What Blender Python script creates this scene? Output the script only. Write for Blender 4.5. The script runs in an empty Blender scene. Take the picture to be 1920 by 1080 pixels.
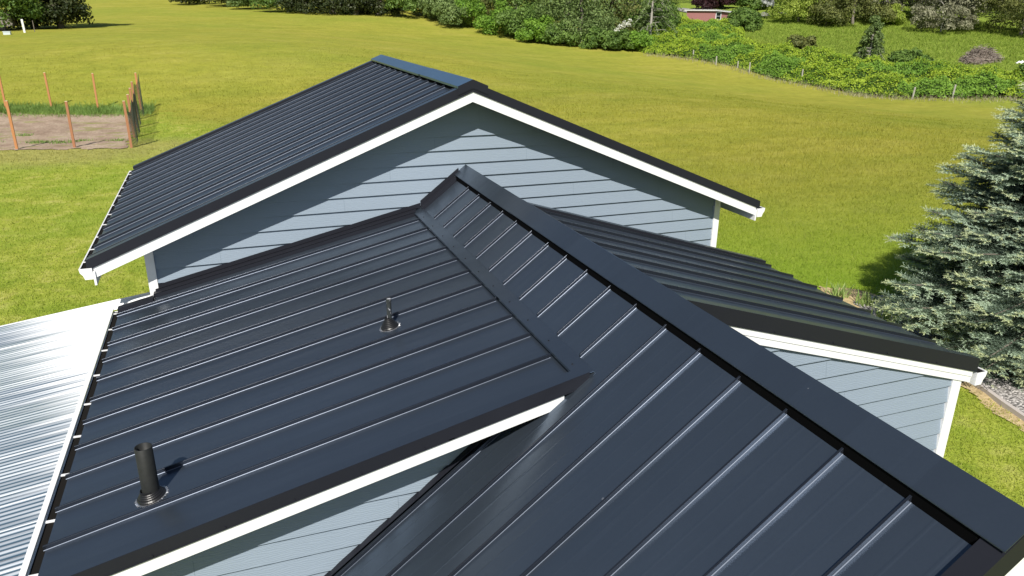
import bpy, math, random
import numpy as np
from mathutils import Vector, Matrix

# ------------------------------------------------------------------ camera, sky, sun, exposure
SC = bpy.context.scene
GZ = 5.6                                   # height of the camera above the lawn
cam_d = bpy.data.cameras.new("camera")
cam = bpy.data.objects.new("camera", cam_d)
SC.collection.objects.link(cam)
SC.camera = cam
cam_d.sensor_width = 36.0
cam_d.lens = 36.0 * 1413.27 / 1920.0
cam_d.clip_start = 0.05
cam_d.clip_end = 3000
YAW, PIT, ROL = [math.radians(a) for a in (20.6025, -20.1399, 0.6146)]
Fv = Vector((math.sin(YAW) * math.cos(PIT), math.cos(YAW) * math.cos(PIT), math.sin(PIT)))
Rv = Vector((math.cos(YAW), -math.sin(YAW), 0))
Uv = Rv.cross(Fv)
R2 = Rv * math.cos(ROL) + Uv * math.sin(ROL)
U2 = -Rv * math.sin(ROL) + Uv * math.cos(ROL)
mw = Matrix(((R2.x, U2.x, -Fv.x, 0), (R2.y, U2.y, -Fv.y, 0), (R2.z, U2.z, -Fv.z, GZ), (0, 0, 0, 1)))
cam.matrix_world = mw

SUN_EL, SUN_AZ = math.radians(43.5), math.radians(207)
world = bpy.data.worlds.new("World")
SC.world = world
world.use_nodes = True
wn = world.node_tree
wn.nodes.clear()
wo = wn.nodes.new("ShaderNodeOutputWorld")
bg = wn.nodes.new("ShaderNodeBackground")
sky = wn.nodes.new("ShaderNodeTexSky")
sky.sky_type = 'NISHITA'
sky.sun_disc = False
sky.sun_elevation = SUN_EL
sky.sun_rotation = SUN_AZ
sky.altitude = 50
sky.air_density = 1.1
sky.dust_density = 0.6
bg.inputs[1].default_value = 0.058
wn.links.new(sky.outputs[0], bg.inputs[0])
wn.links.new(bg.outputs[0], wo.inputs[0])
sun_d = bpy.data.lights.new("sun", 'SUN')
sun_d.energy = 4.9
sun_d.angle = math.radians(0.53)
sun_d.color = (1.0, 0.955, 0.88)
sun = bpy.data.objects.new("sun", sun_d)
SC.collection.objects.link(sun)
to_sun = Vector((math.sin(SUN_AZ) * math.cos(SUN_EL), math.cos(SUN_AZ) * math.cos(SUN_EL), math.sin(SUN_EL)))
sun.rotation_euler = (-to_sun).to_track_quat('-Z', 'Y').to_euler()
sun.location = (0, -20, 40)
SC.view_settings.view_transform = 'Standard'
SC.view_settings.look = 'None'
SC.view_settings.exposure = 0.30
SC.view_settings.gamma = 1.0

rng = np.random.default_rng(7)
random.seed(7)


# ------------------------------------------------------------------ helpers
def new_mat(name, base=(0.5, 0.5, 0.5), rough=0.6, spec=0.5, metal=0.0):
    m = bpy.data.materials.new(name)
    m.use_nodes = True
    b = m.node_tree.nodes["Principled BSDF"]
    b.inputs["Base Color"].default_value = (*base, 1)
    b.inputs["Roughness"].default_value = rough
    b.inputs["Specular IOR Level"].default_value = spec
    b.inputs["Metallic"].default_value = metal
    return m


class NT:
    """small wrapper to write node graphs briefly"""
    def __init__(self, m):
        self.m = m
        self.t = m.node_tree
        self.b = self.t.nodes["Principled BSDF"]
        self.out = [n for n in self.t.nodes if n.type == 'OUTPUT_MATERIAL'][0]

    def n(self, kind, **kw):
        nd = self.t.nodes.new(kind)
        for k, v in kw.items():
            setattr(nd, k, v)
        return nd

    def l(self, a, b):
        self.t.links.new(a, b)

    def pos(self, scale=(1, 1, 1), obj=True):
        g = self.n("ShaderNodeNewGeometry")
        mp = self.n("ShaderNodeMapping")
        mp.inputs["Scale"].default_value = scale
        self.l(g.outputs["Position"], mp.inputs["Vector"])
        return mp.outputs[0]

    def noise(self, vec, scale, detail=4, rough=0.55):
        x = self.n("ShaderNodeTexNoise")
        x.inputs["Scale"].default_value = scale
        x.inputs["Detail"].default_value = detail
        x.inputs["Roughness"].default_value = rough
        self.l(vec, x.inputs["Vector"])
        return x.outputs[0]

    def ramp(self, fac, stops):
        r = self.n("ShaderNodeValToRGB")
        e = r.color_ramp.elements
        while len(e) < len(stops):
            e.new(0.5)
        for i, (p, c) in enumerate(stops):
            e[i].position = p
            e[i].color = (*c, 1) if len(c) == 3 else c
        self.l(fac, r.inputs[0])
        return r.outputs[0]

    def mix(self, fac, a, b, mode='MIX'):
        x = self.n("ShaderNodeMix", data_type='RGBA', blend_type=mode)
        for sock, v in ((0, fac), (6, a), (7, b)):
            if isinstance(v, (int, float)):
                x.inputs[sock].default_value = v
            elif isinstance(v, tuple):
                x.inputs[sock].default_value = (*v, 1)
            else:
                self.l(v, x.inputs[sock])
        return x.outputs[2]

    def math(self, op, a, b=None):
        x = self.n("ShaderNodeMath", operation=op)
        for i, v in enumerate((a, b)):
            if v is None:
                continue
            if isinstance(v, (int, float)):
                x.inputs[i].default_value = v
            else:
                self.l(v, x.inputs[i])
        return x.outputs[0]

    def bump(self, h, dist, strength=1.0, prev=None):
        x = self.n("ShaderNodeBump")
        x.inputs["Distance"].default_value = dist
        x.inputs["Strength"].default_value = strength
        self.l(h, x.inputs["Height"])
        if prev is not None:
            self.l(prev, x.inputs["Normal"])
        return x.outputs[0]


def tag(o, label=None, cat=None, group=None, kind=None):
    for k, v in (("label", label), ("category", cat), ("group", group), ("kind", kind)):
        if v:
            o[k] = v
    return o


ORG = {}


def empty(name, loc):
    o = bpy.data.objects.new(name, None)
    SC.collection.objects.link(o)
    o.location = loc
    o.empty_display_size = 0.2
    ORG[o.name] = Vector(loc)
    return o


def mesh_object(name, verts, faces, mats, parent=None, origin=None, smooth=False, fmat=None):
    """verts (n,3) in world coordinates, faces a list of tuples or an (n,3)/(n,4) array"""
    v = np.asarray(verts, dtype=np.float64).reshape(-1, 3)
    if origin is None:
        if parent is not None:
            origin = Vector(((v[:, 0].min() + v[:, 0].max()) / 2, (v[:, 1].min() + v[:, 1].max()) / 2, v[:, 2].min()))
        else:
            origin = Vector(((v[:, 0].min() + v[:, 0].max()) / 2, (v[:, 1].min() + v[:, 1].max()) / 2, v[:, 2].min()))
    origin = Vector(origin)
    v = v - np.array(origin)
    me = bpy.data.meshes.new(name)
    if isinstance(faces, np.ndarray):
        nf, k = faces.shape
        me.vertices.add(len(v))
        me.vertices.foreach_set("co", v.ravel())
        me.loops.add(nf * k)
        me.loops.foreach_set("vertex_index", faces.astype(np.int32).ravel())
        me.polygons.add(nf)
        me.polygons.foreach_set("loop_start", np.arange(0, nf * k, k, dtype=np.int32))
        me.polygons.foreach_set("loop_total", np.full(nf, k, dtype=np.int32))
        me.update(calc_edges=True)
    else:
        me.from_pydata([tuple(p) for p in v], [], faces)
        me.update()
    if not isinstance(mats, (list, tuple)):
        mats = [mats]
    for m in mats:
        me.materials.append(m)
    if fmat is not None:
        me.polygons.foreach_set("material_index", np.asarray(fmat, dtype=np.int32))
    if smooth:
        me.polygons.foreach_set("use_smooth", np.ones(len(me.polygons), dtype=bool))
    o = bpy.data.objects.new(name, me)
    SC.collection.objects.link(o)
    if parent is not None:
        o.parent = parent
        o.location = origin - ORG[parent.name]
    else:
        o.location = origin
    ORG[o.name] = origin
    return o


class MB:
    def __init__(self):
        self.v = []
        self.f = []
        self.mi = []
        self.cur = 0

    def add(self, vs, fs):
        b = len(self.v)
        self.v += [tuple(p) for p in vs]
        for f in fs:
            self.f.append(tuple(b + i for i in f))
            self.mi.append(self.cur)

    def hexa(self, p):
        self.add(p, [(0, 3, 2, 1), (4, 5, 6, 7), (0, 1, 5, 4), (1, 2, 6, 5), (2, 3, 7, 6), (3, 0, 4, 7)])

    def box(self, x0, x1, y0, y1, z0, z1):
        self.hexa([(x0, y0, z0), (x1, y0, z0), (x1, y1, z0), (x0, y1, z0), (x0, y0, z1), (x1, y0, z1), (x1, y1, z1), (x0, y1, z1)])

    def slab(self, zf, x0, x1, y0, y1, d0, d1):
        """a plate following the roof height zf(x), from d0 to d1 above it"""
        a, b = zf(x0), zf(x1)
        self.hexa([(x0, y0, a + d0), (x1, y0, b + d0), (x1, y1, b + d0), (x0, y1, a + d0),
                   (x0, y0, a + d1), (x1, y0, b + d1), (x1, y1, b + d1), (x0, y1, a + d1)])

    def prof_x(self, zf, xa, xb, yc, prof):
        """profile (dy, dz) run along x over the roof"""
        n = len(prof)
        m0 = len(self.mi)
        vs = [(xa, yc + p, zf(xa) + q) for p, q in prof] + [(xb, yc + p, zf(xb) + q) for p, q in prof]
        fs = [(i, (i + 1) % n, n + (i + 1) % n, n + i) for i in range(n)] + [tuple(range(n))[::-1], tuple(range(n, 2 * n))]
        self.add(vs, fs)
        if prof is SEAM:
            for k in (0, 1, 7, 8):
                self.mi[m0 + k] = 2

    def prof_y(self, prof, y0, y1, closed=True, caps=True):
        n = len(prof)
        vs = [(p, y0, q) for p, q in prof] + [(p, y1, q) for p, q in prof]
        fs = [(i, (i + 1) % n, n + (i + 1) % n, n + i) for i in range(n if closed else n - 1)]
        if caps and closed:
            fs += [tuple(range(n))[::-1], tuple(range(n, 2 * n))]
        self.add(vs, fs)

    def tube(self, a, b, r0, r1=None, n=10, caps=True):
        a, b = Vector(a), Vector(b)
        r1 = r0 if r1 is None else r1
        d = (b - a).normalized()
        u = d.orthogonal().normalized()
        w = d.cross(u)
        vs = []
        for c, r in ((a, r0), (b, r1)):
            for i in range(n):
                t = 2 * math.pi * i / n
                vs.append(c + (u * math.cos(t) + w * math.sin(t)) * r)
        fs = [(i, (i + 1) % n, n + (i + 1) % n, n + i) for i in range(n)]
        if caps:
            fs += [tuple(range(n))[::-1], tuple(range(n, 2 * n))]
        self.add(vs, fs)

    def lathe(self, base, axis, prof, n=32):
        """profile of (radius, height) turned about axis"""
        base, d = Vector(base), Vector(axis).normalized()
        u = d.orthogonal().normalized()
        w = d.cross(u)
        vs = []
        for r, h in prof:
            for i in range(n):
                t = 2 * math.pi * i / n
                vs.append(base + d * h + (u * math.cos(t) + w * math.sin(t)) * r)
        fs = []
        for k in range(len(prof) - 1):
            for i in range(n):
                j = (i + 1) % n
                fs.append((k * n + i, k * n + j, (k + 1) * n + j, (k + 1) * n + i))
        self.add(vs, fs)

    def build(self, name, mats, parent=None, origin=None, smooth=False):
        return mesh_object(name, self.v, self.f, mats, parent, origin, smooth, self.mi)


# ------------------------------------------------------------------ materials
def metal_roof_mat(name, base, rough=0.36, oil=0.0012, grain=.35):
    m = new_mat(name, base, rough, 0.5, 0.75)
    t = NT(m)
    p = t.pos()
    big = t.noise(p, 0.9, 3)
    fine = t.noise(p, 60, 3, 0.7)
    c = t.mix(big, tuple(x * 0.86 for x in base), tuple(x * 1.16 for x in base))
    c = t.mix(t.math('MULTIPLY', fine, 0.20), c, tuple(min(1, x * 1.6 + 0.01) for x in base))
    dust = t.noise(t.pos((1.2, 1.6, 1.2)), 1.5, 5, 0.6)
    c = t.mix(t.ramp(dust, [(0.55, (0, 0, 0)), (0.9, (0.10, 0.10, 0.10))]), c, tuple(x * 1.6 + .015 for x in base))
    g_ = t.n("ShaderNodeNewGeometry")
    sp_ = t.n("ShaderNodeSeparateXYZ")
    t.l(g_.outputs["Position"], sp_.inputs[0])
    pan = t.math('FLOOR', t.math('DIVIDE', t.math('ADD', sp_.outputs[1], -1.9938 + 4 * .4064), .4064))
    wn_ = t.n("ShaderNodeTexWhiteNoise", noise_dimensions='1D')
    t.l(pan, wn_.inputs["W"])
    c = t.mix(t.math('MULTIPLY', wn_.outputs[0], 0.30), c, tuple(x * 0.72 for x in base))
    vo = t.n("ShaderNodeTexVoronoi")
    vo.inputs["Scale"].default_value = 2.1
    t.l(p, vo.inputs["Vector"])
    vs = t.n("ShaderNodeSeparateColor")
    t.l(vo.outputs["Color"], vs.inputs[0])
    spot = t.math('MULTIPLY', t.math('LESS_THAN', vo.outputs["Distance"], .020), t.math('GREATER_THAN', vs.outputs[0], .70))
    c = t.mix(t.math('MULTIPLY', spot, .55), c, (.50, .50, .52))
    run = t.noise(t.pos((.5, 11, .5)), 1.6, 5, .7)
    c = t.mix(t.ramp(run, [(.56, (0, 0, 0)), (.86, (.16, .16, .16))]), c, tuple(x * 1.9 + .015 for x in base))
    t.l(c, t.b.inputs["Base Color"])
    rr = t.n("ShaderNodeMapRange")
    rr.inputs["To Min"].default_value = rough - 0.04
    rr.inputs["To Max"].default_value = rough + 0.05
    t.l(dust, rr.inputs["Value"])
    t.l(rr.outputs[0], t.b.inputs["Roughness"])
    oilc = t.noise(t.pos((0.7, 2.2, 0.7)), 1.7, 2)
    b1 = t.bump(oilc, oil * 12, 0.5)
    b2 = t.bump(t.noise(p, 420, 2), 0.0006, grain, b1)
    t.l(b2, t.b.inputs["Normal"])
    return m


M_ROOF = metal_roof_mat("charcoal_metal", (0.088, 0.113, 0.150), 0.31)
M_CAP = metal_roof_mat("charcoal_trim", (0.083, 0.107, 0.143), 0.29, 0.0006)
M_CAPBLUE = metal_roof_mat("sky_tinted_cap", (0.10, 0.19, 0.31), 0.30, 0.0006)  # blue sky reflection on the garage cap put into its base colour
M_RAKE = metal_roof_mat("black_rake_metal", (0.013, 0.014, 0.020), 0.48, 0.0004)
M_RAKE.node_tree.nodes["Principled BSDF"].inputs["Metallic"].default_value = 0.0
M_RAKE.node_tree.nodes["Principled BSDF"].inputs["Specular IOR Level"].default_value = 0.22
M_SEAM = metal_roof_mat("shaded_seam_metal", (0.030, 0.036, 0.050), 0.27, 0.0, 0.0)  # same metal as the pans; dark look of the seam sides painted in
M_SEAM.node_tree.nodes["Principled BSDF"].inputs["Metallic"].default_value = 0.6
M_LIP = metal_roof_mat("seam_fillet_metal", (0.095, 0.112, 0.145), 0.42, 0.0, 0.0)
M_DARK = new_mat("painted_gap_shade", (0.0025, 0.0025, 0.003), 0.9, 0.05)  # shade in the gaps under caps and flashings put into the colour
M_SCREW = new_mat("screw_black", (0.01, 0.01, 0.012), 0.4, 0.5)
M_SOFFIT = new_mat("soffit_wood", (0.05, 0.045, 0.04), 0.8, 0.2)


def white_mat():
    m = new_mat("white_paint", (0.80, 0.80, 0.80), 0.45, 0.4)
    t = NT(m)
    n = t.noise(t.pos(), 7, 5, 0.6)
    t.l(t.mix(n, (0.74, 0.745, 0.75), (0.86, 0.86, 0.86)), t.b.inputs["Base Color"])
    t.l(t.bump(t.noise(t.pos((2, 30, 30)), 8, 3), 0.0008, 0.5), t.b.inputs["Normal"])
    return m


M_WHITE = white_mat()
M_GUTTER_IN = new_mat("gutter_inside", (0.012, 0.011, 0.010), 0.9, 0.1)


def siding_mat():
    m = new_mat("blue_grey_siding", (0.36, 0.43, 0.50), 0.62, 0.3)
    t = NT(m)
    p = t.pos((1.3, 1.3, 22))
    g = t.noise(p, 5.0, 6, 0.65)
    wav = t.n("ShaderNodeTexWave", wave_type='BANDS', bands_direction='Z')
    wav.inputs["Scale"].default_value = 16
    wav.inputs["Distortion"].default_value = 9
    wav.inputs["Detail"].default_value = 3
    wav.inputs["Detail Scale"].default_value = 1.2
    t.l(t.pos((0.35, 0.35, 1.4)), wav.inputs["Vector"])
    big = t.noise(t.pos(), 0.8, 3)
    c = t.mix(big, (0.205, 0.258, 0.320), (0.238, 0.292, 0.355))
    c = t.mix(t.math('MULTIPLY', g, 0.30), c, (0.31, 0.365, 0.42))
    t.l(c, t.b.inputs["Base Color"])
    b1 = t.bump(wav.outputs[1], 0.0016, 0.55)
    t.l(t.bump(g, 0.003, 0.5, b1), t.b.inputs["Normal"])
    return m


M_SIDING = siding_mat()
M_JOINT = new_mat("board_joint", (.17, .215, .26), .8, .1)


# ------------------------------------------------------------------ terrain
CTL = [[-18.23, 193.81, 7.11], [-18.44, 97.74, 3.14], [0.07, 160.22, 5.94], [19.38, 131.6, 4.89], [27.18, 123.32, 4.38], [35.77, 109.41, 2.63], [39.27, 97.41, 1.42], [43.74, 90.39, 0.85], [54.06, 84.37, 0.63], [56.32, 69.64, -1.0], [59.57, 57.73, -1.96], [65.98, 47.84, -1.81], [82.43, 97.21, 3.15], [85.5, 80.03, 2.26], [83.98, 66.72, 0.88], [107.75, 82.35, 3.56], [73.36, 109.17, 4.44], [94.94, 145.92, 8.27], [120.8, 114.84, 8.35], [55.97, 139.21, 6.73], [-4.04, 63.48, 2.45], [7.49, 63.42, 2.36], [20.25, 54.35, 0.82], [26.21, 39.29, 0.38], [26.26, 26.45, -0.06], [29.13, 22.17, 0.06], [65.51, 39.47, -2.08], [158.25, 100.76, 6.9], [-55.96, 181.29, 5.53], [-32.39, 102.99, 2.88], [29.95, 159.67, 6.98], [-30, -30, 0], [0, -30, 0], [40, -30, 0], [-30, 0, 0], [-15, 0, 0], [-8, 8, 0], [0, 0, 0], [5, 8, 0], [12, 0, 0], [12, 12, 0], [40, 0, 0], [20, 15, 0], [-10, 20, 0], [0, 25, 0], [10, 25, 0], [-20, 30, 0], [-8, 35, 0], [-4, 50, 0], [-8, 50, 0], [-15, 40, 0], [0, 38, 0], [14, 30, 0], [-60, -20, 0], [70, -20, 0], [-60, 10, 0], [-200, 250, 12], [0, 300, 14], [200, 200, 14], [150, 60, 2], [-200, 50, 4], [-150, -150, 0], [150, -150, 0], [120, 0, 0], [400, 500, 40], [0, 600, 40], [-400, 500, 40]]
CTL = np.array(CTL, float)


def _U(r):
    return r * r * np.log(np.maximum(r, 1e-9))


_xy = CTL[:, :2] / 50
_n = len(CTL)
_K = _U(np.linalg.norm(_xy[:, None] - _xy[None], axis=-1)) + 0.01 * np.eye(_n)
_P = np.c_[np.ones(_n), _xy]
_W = np.linalg.solve(np.block([[_K, _P], [_P.T, np.zeros((3, 3))]]), np.r_[CTL[:, 2], 0, 0, 0])


def ground(x, y):
    x = np.asarray(x, float)
    y = np.asarray(y, float)
    q = np.stack([x, y], -1) / 50
    z = np.full(x.shape, _W[_n]) + q @ _W[-2:]
    for i in range(_n):
        z = z + _W[i] * _U(np.hypot(q[..., 0] - _xy[i, 0], q[..., 1] - _xy[i, 1]))
    dh = np.hypot(x - 3, y - 8)
    s = np.clip((dh - 22) / 14, 0, 1)
    g = (y > 34) & (y < 51) & (x > -15) & (x < -3)
    return z * s * s * (3 - 2 * s) + np.where(g, 0, .05) * np.sin(x * 0.9 + 1.3 * np.sin(y * 0.31)) * np.sin(y * 0.7) * np.clip((dh - 30) / 20, 0, 1)


def gz(x, y):
    return float(ground(x, y))


# lawn / meadow colours come from where each kind of grass grows
def grass_nodes(t, for_blades=False):
    g = t.n("ShaderNodeNewGeometry")
    sep = t.n("ShaderNodeSeparateXYZ")
    t.l(g.outputs["Position"], sep.inputs[0])
    X, Y = sep.outputs[0], sep.outputs[1]
    p = t.pos()
    n1 = t.noise(p, 0.045, 5, 0.6)
    n2 = t.noise(t.pos((0.5, 1.0, 1)), 0.28, 5, 0.65)
    n3 = t.noise(p, 1.6, 5, 0.7)
    n4 = t.noise(p, 9.0, 4, 0.75)
    # meadow: olive yellow seed heads with greener patches
    mead = t.ramp(n2, [(0.28, (0.305, 0.325, 0.040)), (0.5, (0.385, 0.370, 0.052)), (0.75, (0.460, 0.415, 0.085))])
    mead = t.mix(t.ramp(n1, [(0.42, (0, 0, 0)), (0.68, (0.75, 0.75, 0.75))]), mead, (0.290, 0.340, 0.042))
    mot = t.noise(t.pos((.6, 1.3, 1)), .75, 6, .7)
    mead = t.mix(t.ramp(mot, [(.30, (.85, .85, .85)), (.55, (0, 0, 0))]), mead, t.mix(.30, mead, (.10, .13, .02)))
    mead = t.mix(t.ramp(mot, [(.55, (0, 0, 0)), (.78, (.8, .8, .8))]), mead, t.mix(.35, mead, (.52, .46, .14)))
    # mown lawn: fresh green with pale dry patches
    lawn = t.ramp(n3, [(0.30, (0.290, 0.385, 0.040)), (0.52, (0.410, 0.460, 0.065)), (0.72, (0.560, 0.530, 0.160))])
    lawn = t.mix(t.ramp(t.noise(p, 0.35, 4), [(0.45, (0, 0, 0)), (0.62, (0.6, 0.6, 0.6))]), lawn, (0.285, 0.400, 0.040))
    # dry strip round the vegetable plot
    dx = t.math('MULTIPLY', t.math('ADD', X, 6.5), 0.09)
    dy = t.math('MULTIPLY', t.math('ADD', Y, -35.5), 0.17)
    dd = t.math('ADD', t.math('MULTIPLY', dx, dx), t.math('MULTIPLY', dy, dy))
    dd = t.math('ADD', dd, t.math('MULTIPLY', n3, 0.9))
    dry = t.ramp(dd, [(0.50, (0.72, 0.72, 0.72)), (0.95, (0, 0, 0))])
    lawn = t.mix(dry, lawn, (0.440, 0.390, 0.135))
    # where the mower stops
    k = t.math('ADD', t.math('MULTIPLY', t.math('ADD', X, 4.5), 2.2), t.math('ADD', Y, -49))
    k = t.math('ADD', k, t.math('MULTIPLY', t.math('ADD', n3, -0.5), 9.0))
    k = t.math('ADD', k, t.math('MULTIPLY', t.math('ADD', n2, -0.5), 10.0))
    k = t.math('MAXIMUM', k, t.math('MULTIPLY', t.math('ADD', X, -6.0), 3.0))
    k = t.math('MAXIMUM', k, t.math('ADD', Y, t.math('ADD', t.math('MULTIPLY', n3, 4.0), -52.0)))
    mk = t.n("ShaderNodeMapRange")
    mk.inputs["From Min"].default_value = -2.5
    mk.inputs["From Max"].default_value = 4.0
    t.l(k, mk.inputs["Value"])
    near = t.n("ShaderNodeMapRange")
    near.inputs["From Min"].default_value = 9.3
    near.inputs["From Max"].default_value = 9.9
    t.l(Y, near.inputs["Value"])
    mfac = t.math('MULTIPLY', mk.outputs[0], near.outputs[0])
    # lush band where the meadow meets the house and the pasture beyond the bramble
    q = t.math('ADD', t.math('MULTIPLY', X, 0.50), t.math('MULTIPLY', Y, 0.87))
    q = t.math('ADD', q, t.math('MULTIPLY', t.math('ADD', n3, -0.5), 4.0))
    lush = t.n("ShaderNodeMapRange")
    lush.inputs["From Min"].default_value = 17.0
    lush.inputs["From Max"].default_value = 27.0
    lush.inputs["To Min"].default_value = 0.85
    lush.inputs["To Max"].default_value = 0.0
    t.l(q, lush.inputs["Value"])
    mead = t.mix(lush.outputs[0], mead, (0.240, 0.380, 0.030))
    far = t.n("ShaderNodeMapRange")
    far.inputs["From Min"].default_value = 64.0
    far.inputs["From Max"].default_value = 74.0
    t.l(t.math('ADD', X, t.math('MULTIPLY', n2, 3)), far.inputs["Value"])
    mead = t.mix(far.outputs[0], mead, t.ramp(n3, [(.35, (0.190, 0.280, 0.038)), (.6, (0.270, 0.355, 0.052)), (.8, (.35, .40, .08))]))
    c = t.mix(mfac, lawn, mead)
    return c, n3, n4, p


def ground_mat():
    m = new_mat("grass_ground", (0.2, 0.25, 0.03), 0.95, 0.1)
    t = NT(m)
    c, n3, n4, p = grass_nodes(t)
    n5 = t.noise(p, 30, 3, 0.8)
    c = t.mix(t.ramp(n4, [(0.34, (0.45, 0.45, 0.45)), (0.56, (0, 0, 0))]), c, t.mix(0.4, c, (0.05, 0.08, 0.02)))
    c = t.mix(t.ramp(n5, [(0.55, (0, 0, 0)), (0.75, (0.4, 0.4, 0.4))]), c, (0.46, 0.46, 0.16))
    c = t.mix(t.ramp(n3, [(.30, (.24, .24, .24)), (.60, (.04, .04, .04))]), c, (.04, .055, .012))
    t.l(c, t.b.inputs["Base Color"])
    b = t.bump(n4, 0.10, 0.6)
    t.l(t.bump(n5, 0.04, 0.6, b), t.b.inputs["Normal"])
    return m


def blades_mat():
    m = new_mat("grass_blades", (0.2, 0.25, 0.03), 0.75, 0.15)
    t = NT(m)
    c, n3, n4, p = grass_nodes(t)
    g = t.n("ShaderNodeNewGeometry")
    rnd = g.outputs["Random Per Island"]
    c = t.mix(t.ramp(rnd, [(0.0, (0.22, 0.22, 0.22)), (0.5, (0, 0, 0))]), c, t.mix(0.3, c, (0.08, 0.12, 0.02)))
    c = t.mix(t.ramp(rnd, [(0.78, (0, 0, 0)), (1.0, (0.45, 0.45, 0.45))]), c, (0.52, 0.48, 0.18))
    t.l(c, t.b.inputs["Base Color"])
    tr = t.n("ShaderNodeBsdfTranslucent")
    t.l(c, tr.inputs[0])
    mx = t.n("ShaderNodeMixShader")
    mx.inputs[0].default_value = 0.45
    t.l(t.b.outputs[0], mx.inputs[1])
    t.l(tr.outputs[0], mx.inputs[2])
    t.l(mx.outputs[0], t.out.inputs[0])
    return m


M_GROUND = ground_mat()
M_BLADES = blades_mat()


def build_ground():
    def axis(c, lo, hi, n, k):
        u = np.linspace(-1, 1, n)
        s = np.sinh(k * u) / np.sinh(k)
        return np.where(u < 0, c + s * (c - lo), c + s * (hi - c))
    xs = axis(8, -900, 950, 420, 4.6)
    ys = axis(38, -500, 1100, 420, 4.6)
    Xg, Yg = np.meshgrid(xs, ys, indexing='ij')
    Z = ground(Xg, Yg)
    v = np.stack([Xg, Yg, Z], -1).reshape(-1, 3)
    n = len(ys)
    i, j = np.meshgrid(np.arange(len(xs) - 1), np.arange(n - 1), indexing='ij')
    a = (i * n + j).ravel()
    f = np.stack([a, a + n, a + n + 1, a + 1], -1)
    o = mesh_object("ground", v, f, M_GROUND, smooth=True, origin=(0, 0, 0))
    tag(o, "sloping grass field and lawn around the house", "ground", kind="structure")


build_ground()

# ------------------------------------------------------------------ roofs: heights over the x axis
Zc = lambda z: z + GZ
DZ = -0.018
zB = lambda x: Zc(-1.9871 + DZ - (2.6203 - x) * 0.7711)            # main roof, left slope
XR = 2.765                                                         # its ridge
ZRB = zB(XR)
zB2 = lambda x: ZRB - (x - XR) * 0.7711                            # main roof, right slope
zC = lambda x: Zc(-2.3902 + DZ - (2.033 - x) * 0.2335)             # left low slope roof
zD = lambda x: Zc(-2.9534 + DZ + (6.1319 - x) * 0.3034)            # right low slope roof
XA = 2.757
zA = lambda x: Zc(-0.8791 + DZ - (2.5739 - x) * 0.4042)            # garage roof, left slope
ZRA = zA(XA)
zA2 = lambda x: ZRA - (x - XA) * 0.4042
YW = 9.083                                                         # face of the tall gable wall
S = 0.4064
SEAM = [(-.0110, 0), (-.0088, .0014), (-.0070, .0040), (-.0066, .0322), (-.0061, .033), (.0061, .033), (.0066, .0322), (.0070, .0040), (.0088, .0014), (.0110, 0)]


def seams(mb, zf, xa, xb, ys, skip=None):
    mb.cur = 1
    for y in ys:
        mb.prof_x(zf, xa, xb, y, SEAM)
    mb.cur = 0


house = empty("house", (2.7, 7.0, 0))
tag(house, "blue grey sided house with black standing seam metal roofs and white trim", "house")


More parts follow.
